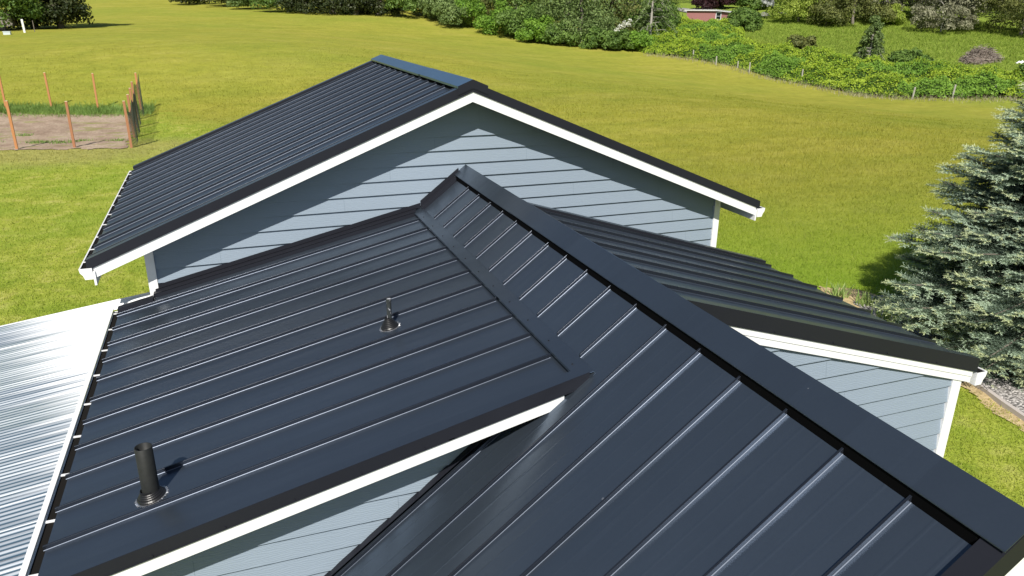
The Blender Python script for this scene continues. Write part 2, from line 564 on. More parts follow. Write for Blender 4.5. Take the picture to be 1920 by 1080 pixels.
# --- garage (tall gable at the back)
def garage():
    y0, y1 = 8.715, 14.20
    ys = [8.9178 + k * S for k in range(13)]
    xe, xe2 = -1.560, 2 * XA + 1.560
    r = MB()
    r.slab(zA, xe, XA, y0 + .02, y1 - .02, -.022, 0)
    r.slab(zA2, XA, xe2, y0 + .02, y1 - .02, -.022, 0)
    seams(r, zA, xe - .012, XA - .15, ys)
    seams(r, zA2, XA + .15, xe2 + .012, ys)
    roof = r.build("gable_roof", [M_ROOF, M_SEAM, M_LIP], house)
    d = MB()
    d.slab(zA, xe + .05, XA, y0 + .05, y1 - .05, -.13, -.026)
    d.slab(zA2, XA, xe2 - .05, y0 + .05, y1 - .05, -.13, -.026)
    d.build("roof_deck", M_SOFFIT, roof)
    for yr, s in ((y0, 1), (y1, -1)):
        for zf, a, b in ((zA, xe - .012, XA), (zA2, XA, xe2 + .012)):
            t = MB()
            lo, hi = sorted((yr, yr + s * .10))
            t.cur = 1
            t.slab(zf, a, b, lo, hi, .040, .045)
            t.cur = 0
            lo, hi = sorted((yr - s * .006, yr))
            t.slab(zf, a, b, lo, hi, -.062, .045)
            lo, hi = sorted((yr - s * .010, yr - s * .002))
            t.slab(zf, a, b, lo, hi, -.068, -.060)
            lo, hi = sorted((yr + s * .092, yr + s * .10))
            t.slab(zf, a, b, lo, hi, .002, .040)
            if s == 1:
                for x in np.arange(min(a, b) + .2, max(a, b) - .1, .52):
                    t.tube((x, yr - .012, zf(x) - .045), (x, yr - .005, zf(x) - .045), .006, n=6)
            t.build("rake_trim", [M_RAKE, M_CAP], roof)
            w = MB()
            lo, hi = sorted((yr + s * .004, yr + s * .03))
            if zf is zA:
                w.slab(zf, a + .06, b, lo, hi, -.185, -.045)
                w.slab(zf, a + .055, b, *sorted((yr + s * .0, yr + s * .004)), -.078, -.068)
            else:
                w.slab(zf, a, b - .06, lo, hi, -.185, -.045)
                w.slab(zf, a, b - .055, *sorted((yr + s * .0, yr + s * .004)), -.078, -.068)
            w.build("fascia", M_WHITE, roof)
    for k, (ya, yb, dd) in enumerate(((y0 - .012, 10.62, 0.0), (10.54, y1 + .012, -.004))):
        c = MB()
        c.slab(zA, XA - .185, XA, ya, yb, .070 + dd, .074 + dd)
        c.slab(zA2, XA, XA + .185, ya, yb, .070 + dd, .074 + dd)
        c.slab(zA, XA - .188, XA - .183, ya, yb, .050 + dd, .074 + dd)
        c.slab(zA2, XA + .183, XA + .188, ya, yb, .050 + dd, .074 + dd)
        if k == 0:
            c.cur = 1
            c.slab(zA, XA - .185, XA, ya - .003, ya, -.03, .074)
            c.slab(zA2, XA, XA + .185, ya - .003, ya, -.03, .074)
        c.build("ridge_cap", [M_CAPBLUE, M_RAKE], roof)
    z = MB()
    z.slab(zA, XA - .170, XA - .15, y0 + .11, y1 - .11, .001, .062)
    z.slab(zA2, XA + .12, XA + .135, y0 + .11, y1 - .11, .001, .069)
    z.build("ridge_closure", M_DARK, roof)
    return xe, xe2, y0, y1


AXE, AXE2, AY0, AY1 = garage()


def gutter(xo, zt, y0, y1, side, hangers, width=.125, h=.125):
    """K style gutter: side -1 hangs on a left eave, +1 on a right eave; xo = outer lip, zt = rim height"""
    s = side
    xb = xo - s * width
    P = [(xb, zt), (xb, zt - h), (xo - s * .045, zt - h), (xo - s * .030, zt - h * .62), (xo - s * .006, zt - h * .38), (xo, zt - .012), (xo, zt), (xo - s * .014, zt), (xo - s * .014, zt - .006),
         (xo - s * .006, zt - .010), (xo - s * .010, zt - h * .38), (xo - s * .036, zt - h * .62), (xo - s * .049, zt - h + .004), (xb + s * .004, zt - h + .004), (xb + s * .004, zt)]
    m = MB()
    m.prof_y(P, y0, y1)
    # end caps
    E_ = [P[0], P[1], P[2], P[3], P[4], P[5], P[6]]
    for ya, yb in ((y0 - .004, y0), (y1, y1 + .004)):
        m.prof_y(E_, ya, yb)
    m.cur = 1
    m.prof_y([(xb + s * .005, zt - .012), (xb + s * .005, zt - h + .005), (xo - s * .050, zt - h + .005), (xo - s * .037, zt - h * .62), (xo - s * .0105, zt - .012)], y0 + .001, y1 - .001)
    g = m.build("gutter", [M_WHITE, M_GUTTER_IN], house)
    for y in hangers:
        k = MB()
        k.box(min(xb, xo) + .006, max(xb, xo) - .002, y - .012, y + .012, zt - .004, zt + .002)
        k.build("hanger", M_WHITE, g)
    return g


gutter(-1.648, Zc(-2.615), 8.70, 14.22, -1, [8.95, 9.44, 9.98, 10.57, 11.11, 11.66, 12.26, 12.82, 13.37, 13.90, 14.15])
gutter(2 * XA + 1.66, Zc(-2.635), 8.70, 14.22, 1, [9.1, 9.9, 10.7, 11.5, 12.3, 13.1, 13.9])
# eave boards behind the gutters
m = MB()
m.box(-1.522, -1.50, 8.70, 14.22, Zc(-2.81), Zc(-2.655))
m.build("eave_board", M_WHITE, house)
m = MB()
m.box(2 * XA + 1.50, 2 * XA + 1.522, 8.70, 14.22, Zc(-2.81), Zc(-2.655))
m.build("eave_board", M_WHITE, house)


def clip_poly(poly, zlo, zhi):
    def cut(p, f, inside):
        out = []
        for i in range(len(p)):
            a, b = p[i], p[(i + 1) % len(p)]
            ia, ib = inside(a), inside(b)
            if ia:
                out.append(a)
            if ia != ib:
                tt = (f - a[1]) / (b[1] - a[1])
                out.append((a[0] + tt * (b[0] - a[0]), f))
        return out
    p = cut(poly, zlo, lambda q: q[1] >= zlo)
    if len(p) < 3:
        return []
    p = cut(p, zhi, lambda q: q[1] < zhi)
    return p if len(p) >= 3 else []


def siding(mb, origin, dr, nrm, poly, phase, e=.1685, lip=.027):
    """lap siding: poly in (s, z); each course leans out at its lower edge"""
    ox, oy = origin
    zmin = min(q[1] for q in poly)
    zmax = max(q[1] for q in poly)
    k0 = math.floor((zmin - phase) / e)
    k = k0
    while phase + k * e < zmax:
        z0, z1 = phase + k * e, phase + (k + 1) * e
        p = clip_poly(poly, z0, z1)
        if p:
            def P(q):
                d = .003 + lip * (1 - (q[1] - z0) / e)
                return (ox + dr[0] * q[0] + nrm[0] * d, oy + dr[1] * q[0] + nrm[1] * d, q[1])
            mb.add([P(q) for q in p], [tuple(range(len(p)))])
            bot = [q for q in p if abs(q[1] - z0) < 1e-6]
            if len(bot) >= 2:
                a, b = min(bot), max(bot)
                A, B = P(a), P(b)
                A2 = (ox + dr[0] * a[0], oy + dr[1] * a[0], z0 + .001)
                B2 = (ox + dr[0] * b[0], oy + dr[1] * b[0], z0 + .001)
                mb.add([A, B, B2, A2], [(0, 3, 2, 1)])
                # butt joints between boards
                smin, smax = min(q[0] for q in p), max(q[0] for q in p)
                sj = smin + ((k * 1.37) % 3.0) + .5
                while sj < smax - .3:
                    if bot[0][0] != bot[-1][0] and a[0] < sj < b[0]:
                        top = min(z1, max(q[1] for q in p if abs(q[0] - sj) < 9)) - .03
                        mb.cur = 1
                        P1, P2 = P((sj, z0 + .002)), P((sj + .0035, z0 + .002))
                        P3, P4 = P((sj + .0035, top)), P((sj, top))
                        nn = (nrm[0] * .0006, nrm[1] * .0006)
                        mb.add([(u[0] + nn[0], u[1] + nn[1], u[2]) for u in (P1, P2, P3, P4)], [(0, 1, 2, 3)])
                        mb.cur = 0
                    sj += 3.05
        k += 1


PH = Zc(-2.4674)
# tall gable wall with the other garage walls
w = MB()
xl, xr = -1.005, 6.615
gp = [(xl, -.1), (xr, -.1), (xr, zA2(xr) - .10), (XA, ZRA - .10), (xl, zA(xl) - .10)]
siding(w, (0, YW), (1, 0), (0, -1), gp, PH)
gw = w.build("gable_wall", [M_SIDING, M_JOINT], house)
w = MB()
siding(w, (xr, 0), (0, 1), (1, 0), [(YW, -.1), (13.9, -.1), (13.9, zA2(xr) - .12), (YW, zA2(xr) - .12)], PH)
w.build("side_wall", [M_SIDING, M_JOINT], house)
w = MB()
siding(w, (xl, 0), (0, 1), (-1, 0), [(YW, -.1), (13.9, -.1), (13.9, zA(xl) - .12), (YW, zA(xl) - .12)], PH)
w.build("side_wall", [M_SIDING, M_JOINT], house)
w = MB()
siding(w, (0, 13.9), (1, 0), (0, 1), gp, PH)
w.build("rear_wall", [M_SIDING, M_JOINT], house)


def corner_board(parent, x, y, sx, sy, z0, z1, wd=.095):
    """L shaped corner trim; sx, sy point outward"""
    m = MB()
    t = .038
    xa, xb = sorted((x + sx * t, x - sx * (wd - t)))
    ya, yb = sorted((y + sy * t, y - sy * .0))
    m.box(xa, xb, ya, yb, z0, z1)
    xa, xb = sorted((x + sx * t, x))
    ya, yb = sorted((y + sy * .0 - sy * .001, y - sy * wd))
    m.box(xa, xb, ya, yb, z0, z1)
    return m.build("corner_board", M_WHITE, parent)


corner_board(gw, xl, YW, -1, -1, -.1, zA(xl) - .13)
corner_board(gw, xr, YW, 1, -1, -.1, zA2(xr) - .13)


# --- main roof (steep ridge nearest the camera)
def main_roof():
    y0, y1 = 1.56, YW - .004
    xt = 2.115                                        # where the low slope roof takes over
    r = MB()
    r.slab(zB, xt, XR, y0 + .02, y1, -.022, 0)
    r.slab(zB, -.25, xt, y0 + .02, 4.485, -.022, 0)
    r.slab(zB2, XR, 2.93, y0 + .02, y1, -.022, 0)
    r.slab(zB2, 2.93, 5.75, y0 + .02, 4.425, -.022, 0)
    yk = [1.9938 + k * S for k in range(17)]
    r.cur = 1
    for y in yk:
        low = y < 4.12
        r.prof_x(zB, -.262 if low else 2.192, XR - .115, y, SEAM)
        if low:
            r.prof_x(zB2, XR + .115, 5.76, y, SEAM)
    # seam that runs down against the small gable wall
    r.prof_x(zB, -.262, 1.93, 4.40, SEAM)
    r.cur = 0
    # two soft pencil ribs in each pan
    for y in [1.9938 - S] + yk[:6]:
        for q in (.135, .27):
            if y + q > y0 + .1:
                r.prof_x(zB, -.25, XR - .13, y + q, [(-.012, 0), (-.004, .0010), (.004, .0010), (.012, 0)])
    roof = r.build("main_roof", [M_ROOF, M_SEAM, M_LIP], house)
    d = MB()
    d.slab(zB, -.2, XR, y0 + .05, 4.4, -.13, -.026)
    d.slab(zB2, XR, 5.7, y0 + .05, 4.4, -.13, -.026)
    d.build("roof_deck", M_SOFFIT, roof)
    # ridge cap in lapped lengths
    cuts = [(y0 - .01, 4.66), (4.60, 7.06), (7.0, y1 - .012)]
    for k, (ya, yb) in enumerate(cuts):
        dd = -.004 * k
        c = MB()
        c.slab(zB, XR - .148, XR - .004, ya, yb, .081 + dd, .085 + dd)
        c.slab(zB, XR - .151, XR - .1475, ya, yb, .079 + dd, .085 + dd)
        c.slab(zB2, XR + .004, XR + .148, ya, yb, .081 + dd, .085 + dd)
        c.slab(zB2, XR + .1475, XR + .151, ya, yb, .050 + dd, .085 + dd)
        # rounded bend
        c.prof_y([(XR - .004, zB(XR - .004) + .081 + dd), (XR - .004, zB(XR - .004) + .085 + dd), (XR, ZRB + .0860 + dd), (XR + .004, zB2(XR + .004) + .085 + dd), (XR + .004, zB2(XR + .004) + .081 + dd)], ya, yb)
        c.build("ridge_cap", M_CAP, roof)
    z = MB()
    z.slab(zB, XR - .141, XR - .12, y0 + .11, y1 - .01, .001, .070)
    z.slab(zB2, XR + .09, XR + .105, y0 + .11, y1 - .01, .001, .056)
    z.build("ridge_closure", M_DARK, roof)
    # near rake
    for zf, a, b in ((zB, -.26, XR), (zB2, XR, 5.76)):
        t = MB()
        t.slab(zf, a, b, y0, y0 + .10, .052, .057)
        t.slab(zf, a, b, y0 - .006, y0, -.08, .057)
        t.slab(zf, a, b, y0 + .095, y0 + .10, .002, .052)
        t.build("rake_trim", M_RAKE, roof)
        t = MB()
        t.slab(zf, a, b, y0 + .004, y0 + .03, -.22, -.06)
        t.build("fascia", M_WHITE, roof)
    # flashing where the steep pans meet the tall wall
    f = MB()
    f.slab(zB, xt + .05, XR - .15, y1 - .095, y1, .046, .050)
    f.slab(zB, xt + .05, XR - .15, y1 - .099, y1 - .095, .002, .050)
    f.slab(zB, xt + .05, XR - .10, y1 - .030, y1 - .020, .05, .12)
    f.build("wall_flashing", M_RAKE, roof)
    return roof


mroof = main_roof()


# --- left low slope roof with the two vent pipes
def left_roof():
    y0, y1 = 4.190, YW - .004
    xe, xt = -1.362, 2.10
    r = MB()
    r.slab(zC, xe, -1.02, y0 + .02, 8.925, -.022, 0)
    r.slab(zC, -1.02, xt, y0 + .02, y1, -.022, 0)
    ys = [4.6427 + k * .4084 for k in range(11)]
    seams(r, zC, xe - .012, xt - .045, ys)
    roof = r.build("low_slope_roof", [M_ROOF, M_SEAM, M_LIP], house)
    roof["label"] = "left low slope roof with two vent pipes"
    d = MB()
    d.slab(zC, xe + .04, -1.02, y0 + .05, 8.91, -.125, -.026)
    d.slab(zC, -1.02, xt, y0 + .05, y1, -.125, -.026)
    d.build("roof_deck", M_SOFFIT, roof)
    # transition flashing to the steep roof, lapped in two lengths
    xa, xb = 2.062, 2.188
    za, zb = zC(xa) + .044, zB(xb) + .010
    for k, (ya, yb) in enumerate(((y0 + .0, 5.86), (5.80, y1 - .02))):
        q = -.003 * k
        f = MB()
        f.hexa([(xa, ya, za + q), (xb, ya, zb + q), (xb, yb, zb + q), (xa, yb, za + q),
                (xa, ya, za + q + .004), (xb, ya, zb + q + .004), (xb, yb, zb + q + .004), (xa, yb, za + q + .004)])
        f.box(xa - .003, xa + .001, ya, yb, za + q - .016, za + q + .004)
        f.box(xb - .001, xb + .002, ya, yb, zb + q - .008, zb + q + .003)
        f.cur = 1
        for y in np.arange(y0 + .18, y1, .43):
            if ya < y < yb - .1:
                x = xa + .045
                zz = za + q + .004 + (zb - za) * (x - xa) / (xb - xa)
                f.tube((x, y, zz - .002), (x - .002, y, zz + .005), .0065, n=6)
        f.build("transition_flashing", [M_CAP, M_SCREW], roof)
    f = MB()
    f.box(xa + .028, xa + .04, y0 + .1, y1 - .1, zC(xa + .03) + .002, za - .004)
    f.build("flashing_closure", M_DARK, roof)
    # near rake: black trim in two lengths, white board beneath
    for k, (a, b) in enumerate(((xe - .012, 1.18), (1.14, 2.15))):
        q = .0015 * k
        t = MB()
        zf = (lambda x: zC(x)) if k == 0 else zC
        t.cur = 1
        t.slab(zC, a, b, y0, y0 + .10, .047 + q, .052 + q)
        t.cur = 0
        t.slab(zC, a, b, y0 - .006 - q, y0, -.038, .052 + q)
        t.slab(zC, a, b, y0 - .010, y0 - .003, -.045, -.036)
        t.slab(zC, a, b, y0 + .095, y0 + .10, .002, .047)
        for x in np.arange(a + .25, b - .1, .42):
            t.tube((x, y0 - .013, zC(x) - .026), (x, y0 - .006, zC(x) - .026), .0065, n=6)
        t.build("rake_trim", [M_RAKE, M_CAP], roof)
    wb = MB()
    wb.slab(zC, xe + .04, 1.97, y0 + .004, y0 + .03, -.140, -.030)
    wb.build("fascia", M_WHITE, roof)
    # far edge: apron flashing along the wall, in steps
    f = MB()
    f.slab(zC, -1.0, 2.08, y1 - .13, y1 - .126, .002, .050)
    f.slab(zC, -1.0, 2.08, y1 - .13, y1 - .004, .046, .050)
    f.slab(zC, xe - .012, -1.0, 8.84, 8.935, .040, .045)
    f.slab(zC, xe - .012, -1.0, 8.93, 8.936, -.05, .045)
    f.slab(zC, xe - .012, -1.0, 8.84, 8.844, .002, .040)
    f.slab(zC, -.98, 2.10, y1 - .060, y1 - .052, .050, .075)
    f.slab(zC, -.98, 2.12, y1 - .060, y1 - .010, .071, .075)
    f.slab(zC, -.98, 2.16, y1 - .030, y1 - .020, .05, .115)
    f.build("wall_flashing", M_RAKE, roof)
    return roof, xe, y0, y1, ys


lroof, CXE, CY0, CY1, CYS = left_roof()
gutter(-1.435, Zc(-3.214), 4.20, 8.93, -1, [8.85, 8.38, 7.82, 7.24, 6.66, 6.10, 5.54, 4.97, 4.42], width=.12)
m = MB()
m.box(-1.318, -1.295, 4.22, 8.96, Zc(-3.40), Zc(-3.27))
m.build("eave_board", M_WHITE, house)

# wall under the left roof's near rake
yc = 4.50
w = MB()
xlc = -1.03
gpc = [(xlc, -.1), (2.6, -.1), (2.6, zB(2.4)), (1.98, zC(1.98) - .10), (xlc, zC(xlc) - .10)]
siding(w, (0, yc), (1, 0), (0, -1), gpc, Zc(-3.5135 - .033))
cw = w.build("end_wall", [M_SIDING, M_JOINT], house)
corner_board(cw, xlc, yc, -1, -1, -.1, zC(xlc) - .13)
w = MB()
siding(w, (xlc, 0), (0, 1), (-1, 0), [(yc, -.1), (YW, -.1), (YW, zC(xlc) - .12), (yc, zC(xlc) - .12)], PH)
w.build("side_wall", [M_SIDING, M_JOINT], house)
# small step flashing where that wall meets the steep pans
m = MB()
m.slab(zB, -.25, 1.95, yc - .034, yc - .022, .002, .05)
m.slab(zB, -.25, 1.95, yc - .08, yc - .034, .046, .050)
m.build("wall_flashing", M_RAKE, house)


# --- right low slope roof
def right_roof():
    y0, y1 = 4.400, 7.560
    xe, xt = 6.262, 2.90
    r = MB()
    r.slab(zD, xt, xe, y0 + .02, y1 - .02, -.022, 0)
    ys = [4.4655 + .1 * 0 + k * .4122 for k in range(1, 8)]
    seams(r, zD, xt + .10, xe + .012, ys)
    roof = r.build("low_slope_roof", [M_ROOF, M_SEAM, M_LIP], house)
    roof["label"] = "right low slope roof beside the blue spruce"
    d = MB()
    d.slab(zD, xt + .1, xe - .04, y0 + .05, y1 - .05, -.125, -.026)
    d.build("roof_deck", M_SOFFIT, roof)
    for yr, s in ((y0, 1), (y1, -1)):
        t = MB()
        t.cur = 1
        t.slab(zD, 2.99, xe + .012, *sorted((yr, yr + s * .10)), .047, .052)
        t.cur = 0
        t.slab(zD, 2.99, xe + .012, *sorted((yr - s * .006, yr)), -.078, .052)
        t.slab(zD, 2.99, xe + .012, *sorted((yr - s * .010, yr - s * .003)), -.086, -.076)
        t.slab(zD, 2.99, xe + .012, *sorted((yr + s * .095, yr + s * .10)), .002, .047)
        if s == 1:
            for x in np.arange(3.25, 6.2, .62):
                t.tube((x, yr - .014, zD(x) - .064), (x, yr - .006, zD(x) - .064), .0065, n=6)
        t.build("rake_trim", [M_RAKE, M_CAP], roof)
        b = MB()
        b.slab(zD, 3.0, xe - .03, *sorted((yr + s * .002, yr + s * .022)), -.142, -.07)
        b.slab(zD, 3.0, xe - .03, *sorted((yr + s * .010, yr + s * .030)), -.205, -.140)
        b.build("fascia", M_WHITE, roof)
    f = MB()
    xa, xb = 2.905, 3.035
    za, zb_ = zB2(xa) + .012, zD(xb) + .046
    f.hexa([(xa, y0 - .01, za), (xb, y0 - .01, zb_), (xb, y1 + .01, zb_), (xa, y1 + .01, za),
            (xa, y0 - .01, za + .004), (xb, y0 - .01, zb_ + .004), (xb, y1 + .01, zb_ + .004), (xa, y1 + .01, za + .004)])
    f.build("transition_flashing", M_CAP, roof)
    return xe, y0, y1


DXE, DY0, DY1 = right_roof()
gutter(6.395, Zc(-3.105), 4.385, 7.58, 1, [4.8, 5.4, 6.0, 6.6, 7.2], width=.125, h=.13)
yd = 4.462
xrd = 6.105
w = MB()
siding(w, (0, yd), (1, 0), (0, -1), [(2.9, -.1), (xrd, -.1), (xrd, zD(xrd) - .10), (2.9, zD(2.9) - .10)], Zc(-3.3548 - .033 + .0))
dw = w.build("end_wall", [M_SIDING, M_JOINT], house)
corner_board(dw, xrd, yd, 1, -1, -.1, zD(xrd) - .13, .115)
w = MB()
siding(w, (xrd, 0), (0, 1), (1, 0), [(yd, -.1), (7.45, -.1), (7.45, zD(xrd) - .12), (yd, zD(xrd) - .12)], PH)
w.build("side_wall", [M_SIDING, M_JOINT], house)
w = MB()
siding(w, (0, 7.45), (1, 0), (0, 1), [(2.9, -.1), (xrd, -.1), (xrd, zD(xrd) - .1), (2.9, zD(2.9) - .1)], PH)
w.build("rear_wall", [M_SIDING, M_JOINT], house)
# main block: near gable wall and side walls below the steep roof
w = MB()
siding(w, (0, 1.90), (1, 0), (0, -1), [(.15, -.1), (5.35, -.1), (5.35, zB2(5.35) - .1), (XR, ZRB - .1), (.15, zB(.15) - .1)], PH)
w.build("gable_wall", [M_SIDING, M_JOINT], house)
w = MB()
siding(w, (.15, 0), (0, 1), (-1, 0), [(1.9, -.1), (4.5, -.1), (4.5, zB(.15) - .1), (1.9, zB(.15) - .1)], PH)
w.build("side_wall", [M_SIDING, M_JOINT], house)
w = MB()
siding(w, (5.35, 0), (0, 1), (1, 0), [(1.9, -.1), (4.46, -.1), (4.46, zB2(5.35) - .1), (1.9, zB2(5.35) - .1)], PH)
w.build("side_wall", [M_SIDING, M_JOINT], house)


# --- vent pipes
M_PIPE = new_mat("black_pipe_plastic", (0.022, 0.024, 0.022), 0.55, 0.4)
tt = NT(M_PIPE)
tt.l(tt.mix(tt.noise(tt.pos(), 30, 5, 0.7), (0.007, 0.008, 0.008), (0.026, 0.027, 0.026)), tt.b.inputs["Base Color"])
M_RUBBER = new_mat("rubber_boot", (0.012, 0.012, 0.013), 0.38, 0.5)
M_ALU = new_mat("boot_ring_metal", (0.55, 0.55, 0.56), 0.35, 0.5, 0.9)
M_PIPE2 = new_mat("grey_capped_pipe", (0.03, 0.034, 0.035), 0.4, 0.5)
tt = NT(M_PIPE2)
tt.l(tt.mix(tt.ramp(tt.noise(tt.pos((1, 1, .5)), 34, 4, .6), [(.56, (0, 0, 0)), (.60, (1, 1, 1))]), (0.03, 0.035, 0.036), (0.42, 0.42, 0.46)), tt.b.inputs["Base Color"])
NC = Vector((-.2335, 0, 1)).normalized()


def vent(x, y, rad, height, rb, hb, label, mat, open_top):
    z = zC(x)
    v = MB()
    zt = z + height
    if open_top:
        v.lathe((x, y, z + .02), (0, 0, 1), [(rad, 0), (rad, height - .021), (rad - .001, height - .02), (rad - .0055, height - .02), (rad - .0065, height - .021), (rad - .0065, height - .25), (.001, height - .25)], 40)
    else:
        v.lathe((x, y, z + .02), (0, 0, 1), [(rad, 0), (rad, height - .055), (rad + .002, height - .053), (rad + .002, height - .026), (rad - .004, height - .02), (.001, height - .02)], 28)
        v.tube((x - .012, y - rad - .004, zt - .035), (x - .010, y - rad + .004, zt - .035), .006, n=8)
    p = v.build("vent_pipe", mat, house, origin=(x, y, z), smooth=False)
    p["label"] = label
    if open_top:
        for poly in p.data.polygons:
            poly.use_smooth = True
    b = MB()
    rings = [(rb, .0), (rb, .012), (rb * .93, .020)]
    n = 5 if not open_top else 3
    r_top = rad + .003
    for i in range(n):
        r0 = rb * .86 + (r_top - rb * .86) * (i / n)
        r1 = rb * .86 + (r_top - rb * .86) * ((i + 1) / n)
        h0 = .02 + (hb - .02) * i / n
        h1 = .02 + (hb - .02) * (i + 1) / n
        rings += [(r0, h0 + .002), (r0 * .985 + r1 * .015, h0 + (h1 - h0) * .6), (r1 + .004, h1 - .001)]
    rings += [(r_top, hb), (r_top, hb + .012), (r_top - .004, hb + .013)]
    off = Vector((x, y, z)) + NC * .002
    b.lathe(off, (NC * .75 + Vector((0, 0, .25))).normalized(), rings, 40)
    boot = b.build("pipe_boot", M_RUBBER, p)
    g = MB()
    g.lathe(Vector((x, y, z)) + NC * .001, NC, [(rb - .002, 0), (rb + .007, 0), (rb + .007, .004), (rb - .002, .005), (rb - .002, 0)], 44)
    nn = 44
    u = NC.orthogonal().normalized()
    w_ = NC.cross(u)
    for i in range(nn):
        if random.random() < .1:
            continue
        t = 2 * math.pi * i / nn
        rr = rb + .006
        c = Vector((x, y, z)) + (u * math.cos(t) + w_ * math.sin(t)) * rr + NC * .004
        d = (u * math.cos(t) + w_ * math.sin(t)) + NC * random.uniform(-.3, .5)
        g.tube(c, c + d.normalized() * random.uniform(.008, .014), .0045, .002, n=5)
    g.build("clamping_ring", M_ALU, p)


vent(-.742, 4.790, .054, .385, .092, .055, "wide open topped black vent pipe near the left eave", M_PIPE, True)
vent(1.145, 6.084, .021, .275, .078, .085, "thin capped vent pipe on a stepped rubber boot", M_PIPE2, False)

# ------------------------------------------------------------------ patio cover
def patio():
    pc = empty("patio_cover", (-3.0, 6.0, 0))
    tag(pc, "bright corrugated patio cover running along the left eave gutter", "patio cover")
    zp = lambda x: Zc(-3.203) + .14 * (x + 1.42)
    pitch, amp = .052, .0045
    def sheet(x0, x1, y0, y1, nx=10):
        ys = np.arange(y0, y1 + 1e-6, pitch / 8)
        xs = np.linspace(x0, x1, nx)
        Xg, Yg = np.meshgrid(xs, ys, indexing='ij')
        sag = .002 * np.sin(Yg * 2.1)
        Z = Zc(-3.203) + .14 * (Xg + 1.42) + amp * np.sin(2 * np.pi * Yg / pitch) + sag
        v = np.stack([Xg, Yg, Z], -1).reshape(-1, 3)
        n = len(ys)
        i, j = np.meshgrid(np.arange(nx - 1), np.arange(n - 1), indexing='ij')
        a = (i * n + j).ravel()
        return v, np.stack([a, a + n, a + n + 1, a + 1], -1)
    m = new_mat("corrugated_sheet", (0.8, 0.82, 0.84), 0.5, 0.3)
    t = NT(m)
    g_ = t.n('ShaderNodeNewGeometry')
    sx_ = t.n('ShaderNodeSeparateXYZ')
    t.l(g_.outputs['Position'], sx_.inputs[0])
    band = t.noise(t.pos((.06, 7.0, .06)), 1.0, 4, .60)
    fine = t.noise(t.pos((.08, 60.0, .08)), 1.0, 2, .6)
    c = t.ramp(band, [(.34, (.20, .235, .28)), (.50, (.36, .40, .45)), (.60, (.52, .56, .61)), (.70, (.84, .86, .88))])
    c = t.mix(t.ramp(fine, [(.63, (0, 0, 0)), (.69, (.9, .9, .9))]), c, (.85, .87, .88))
    # dark blue line along every valley of the profile
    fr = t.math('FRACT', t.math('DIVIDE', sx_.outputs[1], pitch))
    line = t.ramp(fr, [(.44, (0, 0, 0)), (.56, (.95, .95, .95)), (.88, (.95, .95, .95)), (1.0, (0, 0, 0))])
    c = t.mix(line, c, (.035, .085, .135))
    white_fade = t.n('ShaderNodeMapRange')
    white_fade.inputs['From Min'].default_value = -1.95
    white_fade.inputs['From Max'].default_value = -1.25
    u = t.math('ADD', sx_.outputs[0], t.math('MULTIPLY', t.math('ADD', sx_.outputs[1], -7.0), .30))
    u = t.math('ADD', u, t.math('MULTIPLY', t.math('ADD', t.noise(t.pos((.05, 14, .05)), 1.0, 4, .6), -.5), 2.0))
    t.l(u, white_fade.inputs['Value'])
    k = white_fade.outputs[0]
    c = t.mix(k, c, (.86, .87, .88))  # overexposed white towards the house put into the sheet colour
    t.l(c, t.b.inputs["Base Color"])
    tl = t.n("ShaderNodeBsdfTransparent")
    mx = t.n("ShaderNodeMixShader")
    tf = t.ramp(k, [(.0, (.10, .10, .10)), (.8, (.02, .02, .02))])
    t.l(tf, mx.inputs[0])
    t.l(t.b.outputs[0], mx.inputs[1])
    t.l(tl.outputs[0], mx.inputs[2])
    t.l(mx.outputs[0], t.out.inputs[0])
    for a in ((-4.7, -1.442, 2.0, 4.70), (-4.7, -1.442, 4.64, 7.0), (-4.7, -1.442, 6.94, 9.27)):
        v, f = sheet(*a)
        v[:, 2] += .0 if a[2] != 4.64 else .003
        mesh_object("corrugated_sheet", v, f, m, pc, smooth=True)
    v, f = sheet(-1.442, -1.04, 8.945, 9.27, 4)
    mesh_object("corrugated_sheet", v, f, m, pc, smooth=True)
    ed = MB()
    ed.slab(lambda x: zp(x), -4.7, -1.04, 9.262, 9.272, -.01, .012)
    ed.build("edge_strip", M_WHITE, pc)
    ed = MB()
    ed.slab(lambda x: zp(x), -1.470, -1.430, 4.1, 8.98, .006, .010)
    ed.build("flashing_strip", M_WHITE, pc)
    wood = new_mat("patio_beam_paint", (.55, .56, .57), .6, .3)
    for y in (2.3, 4.0, 5.7, 7.4, 9.1):
        r = MB()
        r.slab(zp, -4.6, -1.5, y - .02, y + .02, -.155, -.012)
        r.build("rafter", wood, pc)
    b = MB()
    b.box(-4.55, -4.46, 2.1, 9.2, zp(-4.5) - .30, zp(-4.5) - .156)
    b.build("beam", wood, pc)
    for y in (2.3, 5.7, 9.0):
        b = MB()
        b.box(-4.55, -4.46, y - .045, y + .045, -.02, zp(-4.5) - .301)
        b.build("post", wood, pc)


patio()
M_CONC = new_mat("concrete_slab", (.34, .33, .31), .85, .2)
tt = NT(M_CONC)
tt.l(tt.mix(tt.noise(tt.pos(), 3, 6, .65), (.24, .235, .22), (.40, .39, .37)), tt.b.inputs["Base Color"])
m = MB()
m.box(-4.9, -1.04, 1.5, 9.4, -.15, .06)
tag(m.build("patio_slab", M_CONC), kind="structure")


# ------------------------------------------------------------------ draped patches of other ground
def in_poly(x, y, poly):
    inside = np.zeros(np.shape(x), bool)
    n = len(poly)
    for i in range(n):
        x1, y1 = poly[i]
        x2, y2 = poly[(i + 1) % n]
        c = ((y1 > y) != (y2 > y)) & (x < (x2 - x1) * (y - y1) / (y2 - y1 + 1e-12) + x1)
        inside ^= c
    return inside


